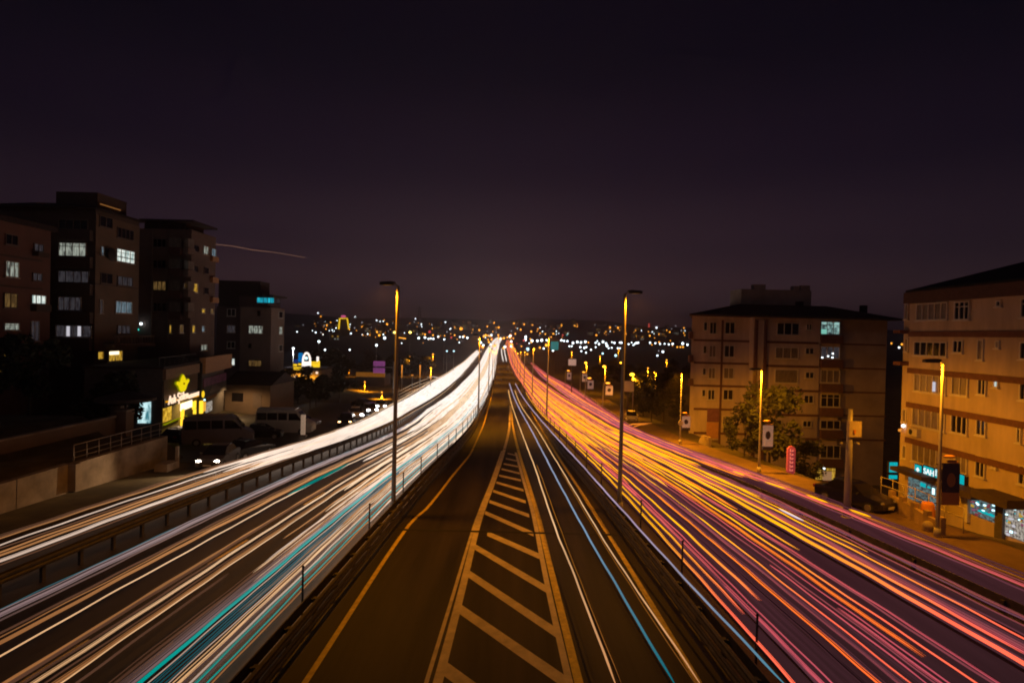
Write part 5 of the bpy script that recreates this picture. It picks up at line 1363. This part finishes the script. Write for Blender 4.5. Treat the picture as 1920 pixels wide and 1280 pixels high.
p = PG(386, 880)
car('waiting_car', gp(p.x-.1, p.y+2.0), R(-84), 'cargrey', 'car facing the camera with both headlights blazing at the left road edge', 'car', 'headlight', True)
car('parked_car', gp(-20.9, 47.0), R(70), 'carblack', 'dark car just behind the car with blazing headlights', 'car', tails='headdim')
p = PG(650, 800)
car('waiting_car', gp(p.x-.6, p.y+2), R(-80), 'carblack', 'dark car with two orange headlights at the edge of the left white glare', 'car', 'headdim')
for k, (u, v, rz, pt, lab) in enumerate(((676, 786, -70, 'carwhite', 'white car with cool headlights in the cluster by the left road'), (700, 776, -60, 'cargrey', 'grey car with white headlights in the middle of the roadside cluster'), (722, 768, -75, 'carwhite', 'farthest white car of the roadside cluster beside the lamp post'), (690, 765, -20, 'carblack', 'black car turned sideways behind the roadside cluster'))):
    p = PG(u, v); car('waiting_car', gp(p.x-1.2, p.y+2), R(rz), pt, lab, 'car', 'whitehead')
p = PG(1634, 962, 0, lambda x, y: ZR(y))
car('parked_car', (p.x, p.y+1.7, ZR(p.y+1.7)+.02), R(-62), 'carblack', 'black car parked facing the camera beside the thick camera pole', 'car', None, True)
p = PG(1176, 790)
car('parked_car', gp(p.x+.8, p.y+1), R(-100), 'carwhite', 'white car with dark windscreen on the side road left of the trees', 'car', hatch=True)

# ------------------------------------------------------------------ right pavement furniture
def banner(u, v0, v1, Y, w, label, plate=False, side=1):
    a, c = atY(u, v0, Y), atY(u, v1, Y); h = a.z-c.z
    o = thing('banner', (c.x, Y, c.z), label, 'banner')
    MB().box((0, 0, h/2), (w, .05, h)).build('cloth', M['banner'] if not plate else M['navy'], o)
    MB().box((0, -.03, h*.15 if plate else .12), (w*1.0, .04, h*.3 if plate else .28)).build('lower_strip', M['navy'] if not plate else M['orangeplate'], o)
    f = MB().ball((0, -.035, h*.60), .5, seg=14, ring=8, sc=(w*.5, .03, h*.34)); f.build('printed_head', M['navy'] if not plate else M['skin'], o)
    MB().prism([(-w*.34, h*.16), (w*.34, h*.16), (w*.28, h*.36), (.08, h*.42), (-.08, h*.42), (-w*.28, h*.36)], -.045, -.03, 'y').build('printed_shoulders', M['navy'] if plate else M['banner'], o)
    for k, (dx, dz, r) in enumerate(((-w*.16, .34, .36), (w*.05, .08, .34))):
        MB().ball((dx, -.02, h+dz), r*w, seg=14, ring=6, sc=(1, .6, .28)).build('ring_bracket', M['orangeplate'], o)
    MB().bar((-w*.5*side, .05, h*.97), (-w*.85*side, .05, h*.97), .05).bar((-w*.5*side, .05, .05), (-w*.85*side, .05, .05), .05).build('bracket', M['darksteel'], o)
    return o
YL2 = PG(1423, 886, .05).y
banner(1439, 797, 843, YL2-.05, .78, 'white portrait banner with a dark printed head on the lamp post before the bush')
YL3 = PG(1275, 832, .05).y
banner(1286, 780, 806, YL3-.05, .85, 'small white portrait banner on the lamp post by the beige block corner')
YL1 = PG(1757, 1006, .05).y
bn = banner(1781, 868, 946, YL1-.05, .85, 'dark portrait banner with an orange lower plate on the lamp post before the teal shop', True)
for u, v0, v1, Y, lab in ((1067, 698, 713, 170, 'farthest small portrait banner among the sodium lamps on the right'), (1096, 701, 717, 150, 'small portrait banner left of the two large sodium lamps'), (1107, 713, 731, 126, 'portrait banner below the middle sodium lamp on the right'), (1142, 723, 743, 106, 'portrait banner left of the white billboard')):
    bn = banner(u, v0, v1, Y, 1.3, lab)
    h_ = atY(u, v0, Y).z-ZR(Y)+.6; b0 = bn.location.z-ZR(Y)
    MB().tube([(-1.1, .05, -b0-.3), (-1.1, .05, h_-b0)], .08, 6).build('post', M['polepaint'], bn)
    MB().ball((-.3, -.1, h_-b0-.1), .30, seg=8, ring=5, sc=(1.4, 1, .5)).build('top_light', G['amberlamp'], bn)
p = atY(1276, 793, YL3-.15)
o = thing('round_sign', p, 'small round pale sign beside the portrait banner by the beige block', 'sign'); MB().tube([(0, 0, 0), (0, -.05, 0)], .26, 16).build('disc', M['whiteboard'], o); MB().bar((0, .02, 0), (.1, .1, 0), .06).build('bracket', M['darksteel'], o)
# pink totem
p = PG(1482, 893, 0, lambda x, y: ZR(y)-.1)
tY = p.y+1.5; q0, q1 = atY(1482, 836, tY), atY(1482, 890, tY)
o = thing('totem_sign', (q1.x, tY, q1.z-.6), 'pink rounded vertical totem sign with pale letters before the bush', 'sign')
h = q0.z-q1.z; b = MB(); w = .62; prof = []
for k in range(9): a = PI*k/8; prof.append((w/2*math.cos(a), .6+h-w/2+w/2*math.sin(a)))
prof += [(-w/2*math.cos(PI*k/8), .6+w/2-w/2*math.sin(PI*k/8)) for k in range(9)]
n = len(prof); 
for yv in (-.1, .1): b.v += [(x, yv, z) for x, z in prof]
b.face(tuple(range(n-1, -1, -1))); b.face(tuple(range(n, 2*n)))
for k in range(n): b.face((k, (k+1) % n, n+(k+1) % n, n+k))
b.build('board', M['pink'], o); MB().box((0, 0, .3), (.18, .12, .7)).build('post', M['concrete'], o)
for k in range(6): MB().box((.0, -.115, .6+h*(.16+.135*k)), (.24, .03, .045)).box((-.1, -.115, .6+h*(.16+.135*k)+.09), (.045, .03, .15)).box((.1, -.115, .6+h*(.16+.135*k)+.05), (.045, .03, .12)).build('letter', M['pinkletter'], o)
# billboard by the lit tree
def board(u0, v0, u1, v1, Y, label, cat='billboard', m='whiteboard', name='billboard', zg=None):
    a, c = atY(u0, v0, Y), atY(u1, v1, Y); zg = zterrain((a.x+c.x)/2, Y) if zg is None else zg
    o = thing(name, ((a.x+c.x)/2, Y, zg), label, cat)
    MB().box((0, 0, (a.z+c.z)/2-zg), (c.x-a.x, .2, a.z-c.z)).build('panel', M[m], o)
    MB().box((0, .15, (a.z+c.z)/2-zg), (c.x-a.x+.3, .1, a.z-c.z+.3)).build('panel_frame', M['darksteel'], o)
    MB().tube([(0, .2, 0), (0, .2, (a.z+c.z)/2-zg)], .14, 8).build('post', M['darksteel'], o)
    return o
board(1168, 714, 1188, 734, 92, 'square white billboard half hidden by the nearest right lamp post')
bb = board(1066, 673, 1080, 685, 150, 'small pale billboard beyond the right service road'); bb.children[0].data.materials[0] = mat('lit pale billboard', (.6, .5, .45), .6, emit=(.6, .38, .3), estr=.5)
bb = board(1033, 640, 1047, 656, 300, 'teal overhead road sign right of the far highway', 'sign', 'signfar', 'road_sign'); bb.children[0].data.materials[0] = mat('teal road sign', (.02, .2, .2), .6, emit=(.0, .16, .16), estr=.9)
# stone parapet with pale railing before shop B
def seg_pts(px, zf): return [PG(u, v, 0, zf) for u, v in px]
zf_ = lambda x, y: ZR(y)+.0
sp = seg_pts([(1672, 955), (1692, 966), (1714, 977), (1738, 992), (1764, 1004)], zf_)
o = thing('stone_parapet', (sp[0].x, sp[0].y, ZR(sp[0].y)-.6), 'orange lit stone parapet on the right pavement below the teal shop', 'wall')
bx = o.location
for a, c in zip(sp, sp[1:]):
    m_ = (a+c)/2; d = c-a; ang = math.atan2(d.y, d.x)
    MB().box((m_.x-bx.x, m_.y-bx.y, .75), (d.xy.length-.14, .22, 1.45), ang).build('parapet_panel', M['parapet'], o)
for a in sp: MB().box((a.x-bx.x, a.y-bx.y, .85), (.26, .3, 1.75)).build('pier', M['parapet'], o)
o = thing('railing', (sp[0].x, sp[0].y, ZR(sp[0].y)), 'pale steel railing rising behind the stone parapet', 'railing'); bx = o.location
rp = seg_pts([(1650, 935), (1672, 943), (1692, 953), (1714, 962), (1740, 975), (1770, 990), (1806, 1005)], zf_)
pm = MB().tube([(0, 0, -.6), (0, 0, 1.35)], .03, 6).mesh('post', M['railing'])
for a in rp: inst('post', pm, o, (a.x-bx.x+.3, a.y-bx.y+.4, ZR(a.y)-bx.z))
for z in (1.3, .8): MB().tube([(a.x-bx.x+.3, a.y-bx.y+.4, ZR(a.y)+z-bx.z) for a in rp], .028, 6).build('rail', M['railing'], o)
# lower forecourt railing in front of the shop windows
o = thing('railing', (28.0, 38, -.9), 'pale panel railing in front of the lit shop windows at the right edge', 'railing')
rl_ = [atX(u, v, 28.2) for u, v in ((1690, 955), (1720, 968), (1760, 985), (1802, 1000), (1850, 1020), (1905, 1045))]
bx = o.location
for a in rl_: MB().bar((a.x-bx.x, a.y-bx.y, a.z-bx.z-1.2), (a.x-bx.x, a.y-bx.y, a.z-bx.z), .06).build('post', M['railing'], o)
for dz in (0, -.35, -.7, -1.0): MB().tube([(a.x-bx.x, a.y-bx.y, a.z-bx.z+dz) for a in rl_], .03, 6).build('rail', M['railing'], o)
p = PG(1740, 995, .05); o = thing('planter_ball', (p.x, p.y, ZR(p.y)+.05), 'small round concrete ball bollard on the right pavement', 'bollard'); MB().ball((0, 0, .26), .26, seg=14, ring=8).build('ball', M['concrete'], o); MB().tube([(0, 0, 0), (0, 0, .1)], .2, 12).build('foot', M['concrete'], o)
p = PG(1758, 990, .05); o = thing('traffic_barrel', (p.x+.25, p.y+1.1, ZR(p.y)+.05), 'orange barrel standing behind the pavement lamp post by the parapet', 'barrel'); MB().tube([(0, 0, 0), (0, 0, .4), (0, 0, .95), (0, 0, 1.05)], [.34, .36, .3, .24], 16).build('barrel', mat('orange barrel', (.7, .27, .04), .6), o)
# lower-left concrete ramp by block A
o = thing('ramp_wall', (20.7, 62.5, ZR(62.5)-.3), 'slanted low concrete end wall below the small portrait banner', 'wall')
MB().prism([(-1.6, -.4), (1.6, -.4), (1.6, .3), (.6, 1.1), (-1.0, 1.25), (-1.6, 1.25)], 0, .3, 'x').build('wall_panel', M['concrete'], o)

# ------------------------------------------------------------------ trees
def crown_mesh(seed, n, spread, leaf, m):
    r = random.Random(seed); b = MB()
    cl = []
    for k in range(14):
        a = r.uniform(0, 2*PI); rr_ = r.uniform(.15, .78); zz_ = r.uniform(-.62, .72)
        s_ = math.sqrt(max(.05, 1-zz_*zz_*.8))
        cl.append((math.cos(a)*rr_*s_, math.sin(a)*rr_*s_, zz_, r.uniform(.20, .42)))
    for i in range(n):
        cx, cy, cz, cr_ = r.choice(cl)
        d = Vector((r.gauss(0, 1), r.gauss(0, 1), r.gauss(0, 1))).normalized()*(cr_*r.uniform(.55, 1.05))
        p = Vector((cx, cy, cz))+d; p = Vector((p.x*spread[0], p.y*spread[1], p.z*spread[2]))
        u = Vector((r.uniform(-1, 1), r.uniform(-1, 1), r.uniform(-.6, .6))).normalized(); w = u.cross(Vector((r.uniform(-1, 1), r.uniform(-1, 1), r.uniform(-1, 1)))).normalized()
        s = leaf*r.uniform(.6, 1.3)
        b.poly([p-u*s, p+w*s*.5, p+u*s, p-w*s*.5])
    return b.mesh('crown', m)
CR = {('leaf', k): crown_mesh(20+k, 2400, (1, 1, 1), .085, M['leaf']) for k in range(2)}
CR.update({('leafd', k): crown_mesh(40+k, 1800, (1, 1, 1), .095, M['leafd']) for k in range(3)})
tb = MB(); tb.tube([(0, 0, -.3), (.03, 0, .5), (-.02, .03, 1.0), (.02, 0, 1.5)], [.10, .08, .06, .03], 8)
for a in (0, 2.1, 4.2): tb.tube([(0, 0, .85), (.25*math.cos(a), .25*math.sin(a), 1.2), (.5*math.cos(a), .5*math.sin(a), 1.6)], [.04, .03, .012], 6)
TRM = tb.mesh('trunk', M['bark'])
def tree(x, y, z, h, w, leaf, label, group=None, name='tree', cat='tree', low=False):
    o = thing(name, (x, y, z), label, cat, rnd.uniform(0, 6), group)
    t = inst('trunk', TRM, o); t.scale = (h*.16, h*.16, h*.42)
    c = inst('crown', CR[(leaf, rnd.randrange(2 if leaf == 'leaf' else 3))], o, (0, 0, h*(.5 if low else .62))); c.scale = (w/2, w/2, h*(.48 if low else .38))
    return o
# lit bush before building A
q = atY(1442, 880, 52); zg = zterrain(q.x, 52)
tree(q.x, 52, zg, 7.2, 6.4, 'leaf', 'large round bush lit orange in front of the beige apartment block', name='bush', cat='bush', low=True)
q = atY(1395, 880, 55); tree(q.x, 55, zterrain(q.x, 55), 5.0, 4.4, 'leaf', 'smaller bush left of the large round bush before the beige block', name='bush', cat='bush', low=True)
q = atY(1505, 890, 54); tree(q.x, 54, zterrain(q.x, 54), 4.6, 4.2, 'leaf', 'low bush right of the pink totem sign', name='bush', cat='bush', low=True)
tree(atY(1207, 740, 98).x, 98, ZR(98)-.5, 7.5, 5.0, 'leaf', 'tree lit orange by the sodium lamp beside the white billboard')
for k, (u, Y, h, w, lab) in enumerate(((1222, 88, 6.5, 4.5, 'dark tree at the bend of the right side road'), (1245, 92, 8.5, 5.5, 'tall dark tree left of the thin lamp post'), (1265, 84, 5, 4, 'low dark shrub tree by the beige block lamp post'), (1192, 112, 6, 5, 'tree behind the white billboard'))):
    tree(atY(u, 760, Y).x, Y, ZR(Y)-.8, h, w, 'leaf' if k == 3 else 'leafd', lab)
for k, (x, y, h, w, lab) in enumerate(((-36.5, 44.5, 8.2, 5.4, 'large black tree left of the corner shop'), (-33.2, 48.5, 7.4, 5.2, 'black tree in front of the grey side of the shop'), (-41.5, 45, 8.0, 5.5, 'black tree before the reddish block'), (-31.0, 31.5, 4.6, 5.6, 'dark bush over the yard wall at the left edge'))):
    tree(x, y, 1.5 if y < 46 else ZR(y), h, w, 'leafd', lab)
for k in range(9):
    u = 480+k*19+rnd.uniform(-6, 6); Y = rnd.uniform(92, 122); q = atY(u, 780, Y)
    tree(q.x, Y, ZR(Y)-.5, rnd.uniform(5.5, 8), rnd.uniform(5, 7), 'leafd', 'dark tree in the clump between the minibuses and the neon restaurant', 'dark trees behind the left car park')
for k in range(20):
    u = rnd.uniform(590, 890); Y = rnd.uniform(170, 380); q = atY(u, 680, Y)
    if q.x > LSOUT(Y)-8: q.x = LSOUT(Y)-8-rnd.uniform(0, 20)
    tree(q.x, Y, zterrain(q.x, Y)-1, rnd.uniform(7, 12), rnd.uniform(8, 13), 'leafd', 'dark tree in the valley left of the highway', 'dark valley trees on the left')
for k in range(20):
    u = rnd.uniform(1060, 1290); Y = rnd.uniform(150, 380); q = atY(u, 690, Y)
    if q.x < RSOUT(Y)+9: q.x = RSOUT(Y)+9+rnd.uniform(0, 16)
    tree(q.x, Y, zterrain(q.x, Y)-1, rnd.uniform(6, 10), rnd.uniform(7, 12), 'leafd', 'dark tree in the valley right of the highway', 'dark valley trees on the right')

# ------------------------------------------------------------------ far town: houses and lamps on the hills
hw = MB().box((0, 0, 4), (11, 9, 8)).mesh('wall', M['wallT3d']); hr = MB().prism([(-5.2, 8), (5.2, 8), (0, 10.6)], -6, 6, 'x').mesh('roof', M['rooftile'])
wd = MB().box((0, -4.55, 0), (1.5, .1, 1.5)).mesh('window', M['glass'])
wl_ = {k: MB().box((0, -4.55, 0), (1.7, .1, 1.6)).mesh('window', P_[k]) for k in ('white', 'yellow', 'warmdim')}
for k in range(56):
    u = rnd.uniform(545, 1300); v = rnd.uniform(598, 632)
    p = PG(u, v+6, 0, zterrain)
    if p.y < 600 or abs(p.x+14) < 26 or p.y > 3600: continue
    o = thing('distant_house', (p.x, p.y, p.z-1), 'small dark gabled house on the far hillside', 'house', rnd.uniform(-.5, .5), 'houses on the far hillside')
    o.scale = (1.3, 1.3, rnd.uniform(1.0, 1.7))
    inst('wall', hw, o); inst('roof', hr, o)
    for dx in (-3, 0, 3):
        for z in (2.4, 5.6):
            inst('window', rnd.choice([wd, wd, wd, wl_['warmdim'], wl_['yellow'], wl_['white']]), o, (dx, 0, z))
def far_lamp(u, v, m, s=1.0, label=None, group=None, Ymin=260):
    p = PG(u, v, 7, zterrain)
    if p.y < Ymin: p = atY(u, v, Ymin)
    if p.y > 3400: p = atY(u, v, 2600)
    hgt = 7
    rr_ = p.y/587*.86*s
    o = thing('distant_lamp', (p.x, p.y, p.z-hgt), label, 'lamp', 0, group)
    MB().tube([(0, 0, 0), (0, 0, hgt)], .12, 5).build('post', M['darksteel'], o)
    MB().ball((0, 0, hgt), rr_, seg=8, ring=5).build('bulb', G[m], o)
AM = ('amber lamp among the far town lights', 'amber lamps of the far town'); WH = ('white lamp among the far town lights', 'white lamps of the far town'); DM = ('dim pale light on the dark far hill', 'dim lights of the far hill')
zx = lambda x, y: (760+x/8, 560+y/8)
zy = lambda x, y: (960+x/8, 560+y/8)
zw = lambda x, y: (540+x/8, 560+y/8)
for x, y, s in ((1070, 410, 1), (1110, 470, 1.1), (1230, 415, .9), (1330, 360, 1), (1400, 430, 1.2), (1395, 545, 1), (1300, 595, 1), (1240, 612, .8), (1400, 590, 1.2), (1440, 600, 1), (1480, 590, 1.2), (1530, 578, .9), (1575, 585, 1), (1575, 540, .9), (1650, 525, .9), (1730, 462, 1.1), (1780, 385, 1), (1890, 490, 1.1), (740, 545, .9), (885, 560, 1), (415, 545, 1), (295, 535, 1), (1630, 370, 1.1)): far_lamp(*zx(x, y), 'amberlamp', s, *AM)
for x, y, s in ((130, 460, 1), (290, 490, 1.1), (180, 380, .9), (305, 395, .9), (390, 450, .8), (500, 530, .9), (620, 525, 1), (940, 405, 1), (980, 415, .8), (1265, 545, 1), (1875, 570, .9), (1145, 655, .9), (1470, 430, 1.2), (1590, 435, 1.2), (330, 755, 1.1), (230, 830, 1)): far_lamp(*zy(x, y), 'amberlamp', s, *AM)
for x, y in ((730, 400),): far_lamp(*zy(x, y), 'amberlamp', 1.9, 'large amber glow on the skyline above the third right lamp post')
far_lamp(*zx(835, 450), 'amberlamp', 1.8, 'wide amber lamp left of the second left lamp post'); far_lamp(*zy(515, 695), 'amberlamp', 1.7, 'strong amber lamp right of the far pink trails')
for x, y, s in ((200, 615, 1.5), (300, 630, 1.5), (380, 630, 1.3), (445, 622, 1.6), (520, 620, 1.1), (740, 622, 1.2), (780, 632, 1.1), (830, 635, 1.1), (915, 662, 1.4), (980, 648, 1.4), (1035, 655, 1.3), (1100, 645, 1.4), (860, 710, .9), (895, 710, .9), (1025, 725, 1.1), (1085, 735, 1.2), (1115, 725, 1), (1040, 785, .9), (1110, 808, .9), (1185, 765, 1), (1255, 660, 1), (1305, 678, 1.2), (1280, 635, .8), (1365, 645, 1.4), (1410, 668, 1.2), (1425, 705, 1.4), (1255, 725, .9), (1450, 740, .9), (1495, 735, .9), (1585, 740, .9), (1620, 740, .8), (1500, 650, .8), (1535, 660, 1.2), (1615, 658, .9), (1645, 660, 1.1), (1750, 680, 1), (1795, 655, .8), (1820, 695, .9), (1860, 665, 1.2), (1895, 660, .9), (1680, 700, .8), (615, 775, 1.2), (475, 745, 1), (662, 487, .8)): far_lamp(*zy(x, y), 'whitelamp', s, *WH)
for x, y, s in ((1360, 820, 1.2), (1555, 850, 1.5), (1675, 850, 1.3), (235, 755, 1.9)): far_lamp(*zy(x, y), 'coollamp', s, {1360: 'left of three bluish lamps below the far white row', 1555: 'middle of three bluish lamps below the far white row', 1675: 'right of three bluish lamps below the far white row', 235: 'brilliant bluish lamp beside the far pink trails'}[x])
zv = lambda x, y: (1080+x*.21875, 540+y*.21875)
for x, y, s in ((635, 468, 1.1), (680, 472, 1), (720, 478, 1), (760, 478, .9), (795, 482, 1), (828, 478, 1.2), (915, 475, 1.5), (955, 485, 1.2), (530, 468, 1.2), (505, 478, .9), (385, 466, 1), (745, 545, 1.3), (698, 578, 1), (690, 340, 1.1)): far_lamp(*zv(x, y), 'whitelamp', s, *WH)
for x, y, s in ((632, 408, 1), (712, 395, .8), (695, 367, .8), (755, 388, .8), (803, 377, .9), (778, 362, .7), (575, 415, .7), (520, 412, .7), (712, 462, .9), (868, 505, .9), (895, 505, .9), (918, 505, .9), (925, 342, 1), (175, 405, .9)): far_lamp(*zv(x, y), 'amberlamp', s, *AM)
for x, y, s in ((200, 590, 1.3), (295, 580, 1.3), (345, 600, .9), (380, 595, 1), (420, 600, 1.1), (495, 570, 1.1), (600, 348, .9), (820, 572, .9), (865, 572, 1), (930, 585, 1.2), (240, 380, .8), (152, 300, .8), (670, 455, .7), (1130, 655, 1.5)): far_lamp(*zx(x, y), 'whitelamp', s, *WH)
for x, y, s in ((450, 215, 1), (560, 350, 1), (690, 405, 1.2), (735, 330, .8), (415, 505, .9), (670, 512, 1.2), (945, 520, .9), (555, 765, 1.1), (925, 765, 1), (135, 495, .8), (1330, 325, .9), (1380, 340, .8), (1395, 415, .7), (1195, 528, .8), (1430, 535, .8), (1450, 588, 1.6), (1005, 270, .8), (620, 478, .6), (525, 535, .6), (1430, 338, .7)): far_lamp(*zw(x, y), 'whitelamp', s, *WH)
for x, y, s in ((492, 265, 1), (582, 398, 1), (640, 358, 1), (1170, 425, .9), (1335, 497, 1.2), (1368, 547, 1.3), (920, 458, .8), (1485, 380, 1.3), (1445, 318, .7)): far_lamp(*zw(x, y), 'amberlamp', s, *AM)
for k in range(8): far_lamp(*zw(1630+k*19, 578+k*2.5), 'amberlamp', .62, 'lamp in the row of small yellow bulbs right of the nearest left lamp post', 'row of small yellow bulbs')
for u, v, m, s, lab in ((*zx(365, 497), 'reddot', 1.7, 'red sign light left of the second left lamp post'), (*zx(690, 580), 'reddot', 1.3, 'smaller red sign light nearer the second left lamp post'), (*zx(1260, 555), 'tealdot', 1.3, 'teal light above the far white glare'), (*zx(1097, 610), 'tealdot', 1.1, 'small teal light left of the far white glare'), (*zv(625, 310), 'reddot', 1.3, 'pinkish mast light on the skyline right of the highway'), (*zv(625, 328), 'reddot', 1.3, 'lower pinkish mast light on the skyline right of the highway'), (*zy(760, 545), 'reddot', 1.2, 'red roof sign light behind the second right lamp post'), (*zy(825, 545), 'tealdot', 1.0, 'teal roof sign light behind the second right lamp post')): far_lamp(u, v, m, s, lab)
for k in range(60):
    u = rnd.uniform(560, 1290); v = 596+abs(rnd.gauss(0, 14))+(u-900)*.018+8
    far_lamp(u, v, rnd.choice(['whitedim', 'whitedim', 'amberdim', 'amberdim']), rnd.uniform(.5, .8), *DM)
for k in range(110):
    u = rnd.uniform(585, 1290); v = 612+abs(rnd.gauss(0, 16))+(u-900)*.02
    if v > 655: continue
    far_lamp(u, v, rnd.choice(['amberlamp', 'amberlamp', 'amberdim', 'whitedim', 'whitelamp']), rnd.uniform(.42, .75), 'tiny light in the packed band of the far town', 'tiny lights of the far town')
for k in range(46):
    u = rnd.gauss(940, 26); v = rnd.uniform(628, 653)
    far_lamp(u, v, rnd.choice(['amberlamp', 'amberlamp', 'whitelamp', 'reddot']), rnd.uniform(.7, 1.4), 'light in the bright knot where the road meets the town', 'lights where the road meets the town', 600)
for k, (u, v, Y) in enumerate(((655, 690, 230), (684, 716, 150), (716, 735, 125), (768, 668, 260), (812, 664, 280), (1072, 660, 300), (1125, 668, 280), (1215, 690, 170), (1160, 655, 330), (1250, 675, 260))):
    p = atY(u, v, Y); zz_ = zterrain(p.x, Y); hh_ = max(4, p.z-zz_)
    o = thing('street_lamp', (p.x, Y, p.z-hh_), 'small amber street lamp among the dark trees beside the highway', 'street lamp', 0, 'amber street lamps among the valley trees')
    MB().tube([(0, 0, 0), (0, 0, hh_)], [.11, .06], 6).build('pole', M['polepaint'], o)
    MB().ball((0, 0, hh_), Y/587*.75, seg=8, ring=5).build('lamp_globe', G['amberlamp'], o)
    lamp_light((0, -.6, hh_-.6), 3500, o, 170)
# lights seen in the gap between the two right blocks
zg6 = lambda x, y: (1500+x*.21875, 480+y*.21875)
for x, y, m, s, lab in ((810, 670, 'tealdot', 1.0, 'teal light in the gap between the two right blocks'), (783, 688, 'whitedim', .9, 'dim white light in the gap between the two right blocks'), (783, 748, 'amberlamp', 1.0, 'left amber lamp in the gap between the two right blocks'), (873, 756, 'amberlamp', 1.2, 'right amber lamp in the gap between the two right blocks'), (850, 783, 'whitelamp', 1.1, 'white lamp in the gap between the two right blocks')):
    far_lamp(*zg6(x, y), m, s, lab, None, 400)
# lattice pylon on the left skyline
p = atY(786, 606, 1900)
o = thing('pylon', (p.x, 1900, p.z-8), 'faint lattice power pylon on the left skyline', 'pylon')
hp = atY(786, 574, 1900).z-p.z+8; b = MB()
for s in (-1, 1):
    for d_ in (-1, 1): b.bar((s*7, d_*7, 0), (s*1.2, d_*1.2, hp), 1.0)
for k in range(6):
    z0_, z1_ = hp*k/6, hp*(k+1)/6; w0_, w1_ = 7-5.8*k/6, 7-5.8*(k+1)/6
    b.bar((-w0_, -w0_, z0_), (w1_, -w1_, z1_), .6); b.bar((w0_, -w0_, z0_), (-w1_, -w1_, z1_), .6)
b.build('lattice', M['darksteel'], o)
for zz_ in (.72, .86): MB().bar((-11, 0, hp*zz_), (11, 0, hp*zz_), .9).build('crossarm', M['darksteel'], o)

# ------------------------------------------------------------------ night haze
hz = bpy.data.materials.new('night haze'); hz.use_nodes = True
t = hz.node_tree; t.nodes.clear()
pv = t.nodes.new('ShaderNodeVolumePrincipled'); mo_ = t.nodes.new('ShaderNodeOutputMaterial')
pv.inputs['Color'].default_value = (.92, .82, .90, 1); pv.inputs['Density'].default_value = .00036; pv.inputs['Anisotropy'].default_value = .2
t.links.new(pv.outputs[0], mo_.inputs['Volume'])
MB().box((0, 2250, 55), (8200, 4700, 190)).build('haze', hz)['kind'] = 'stuff'
S.cycles.volume_bounces = 0
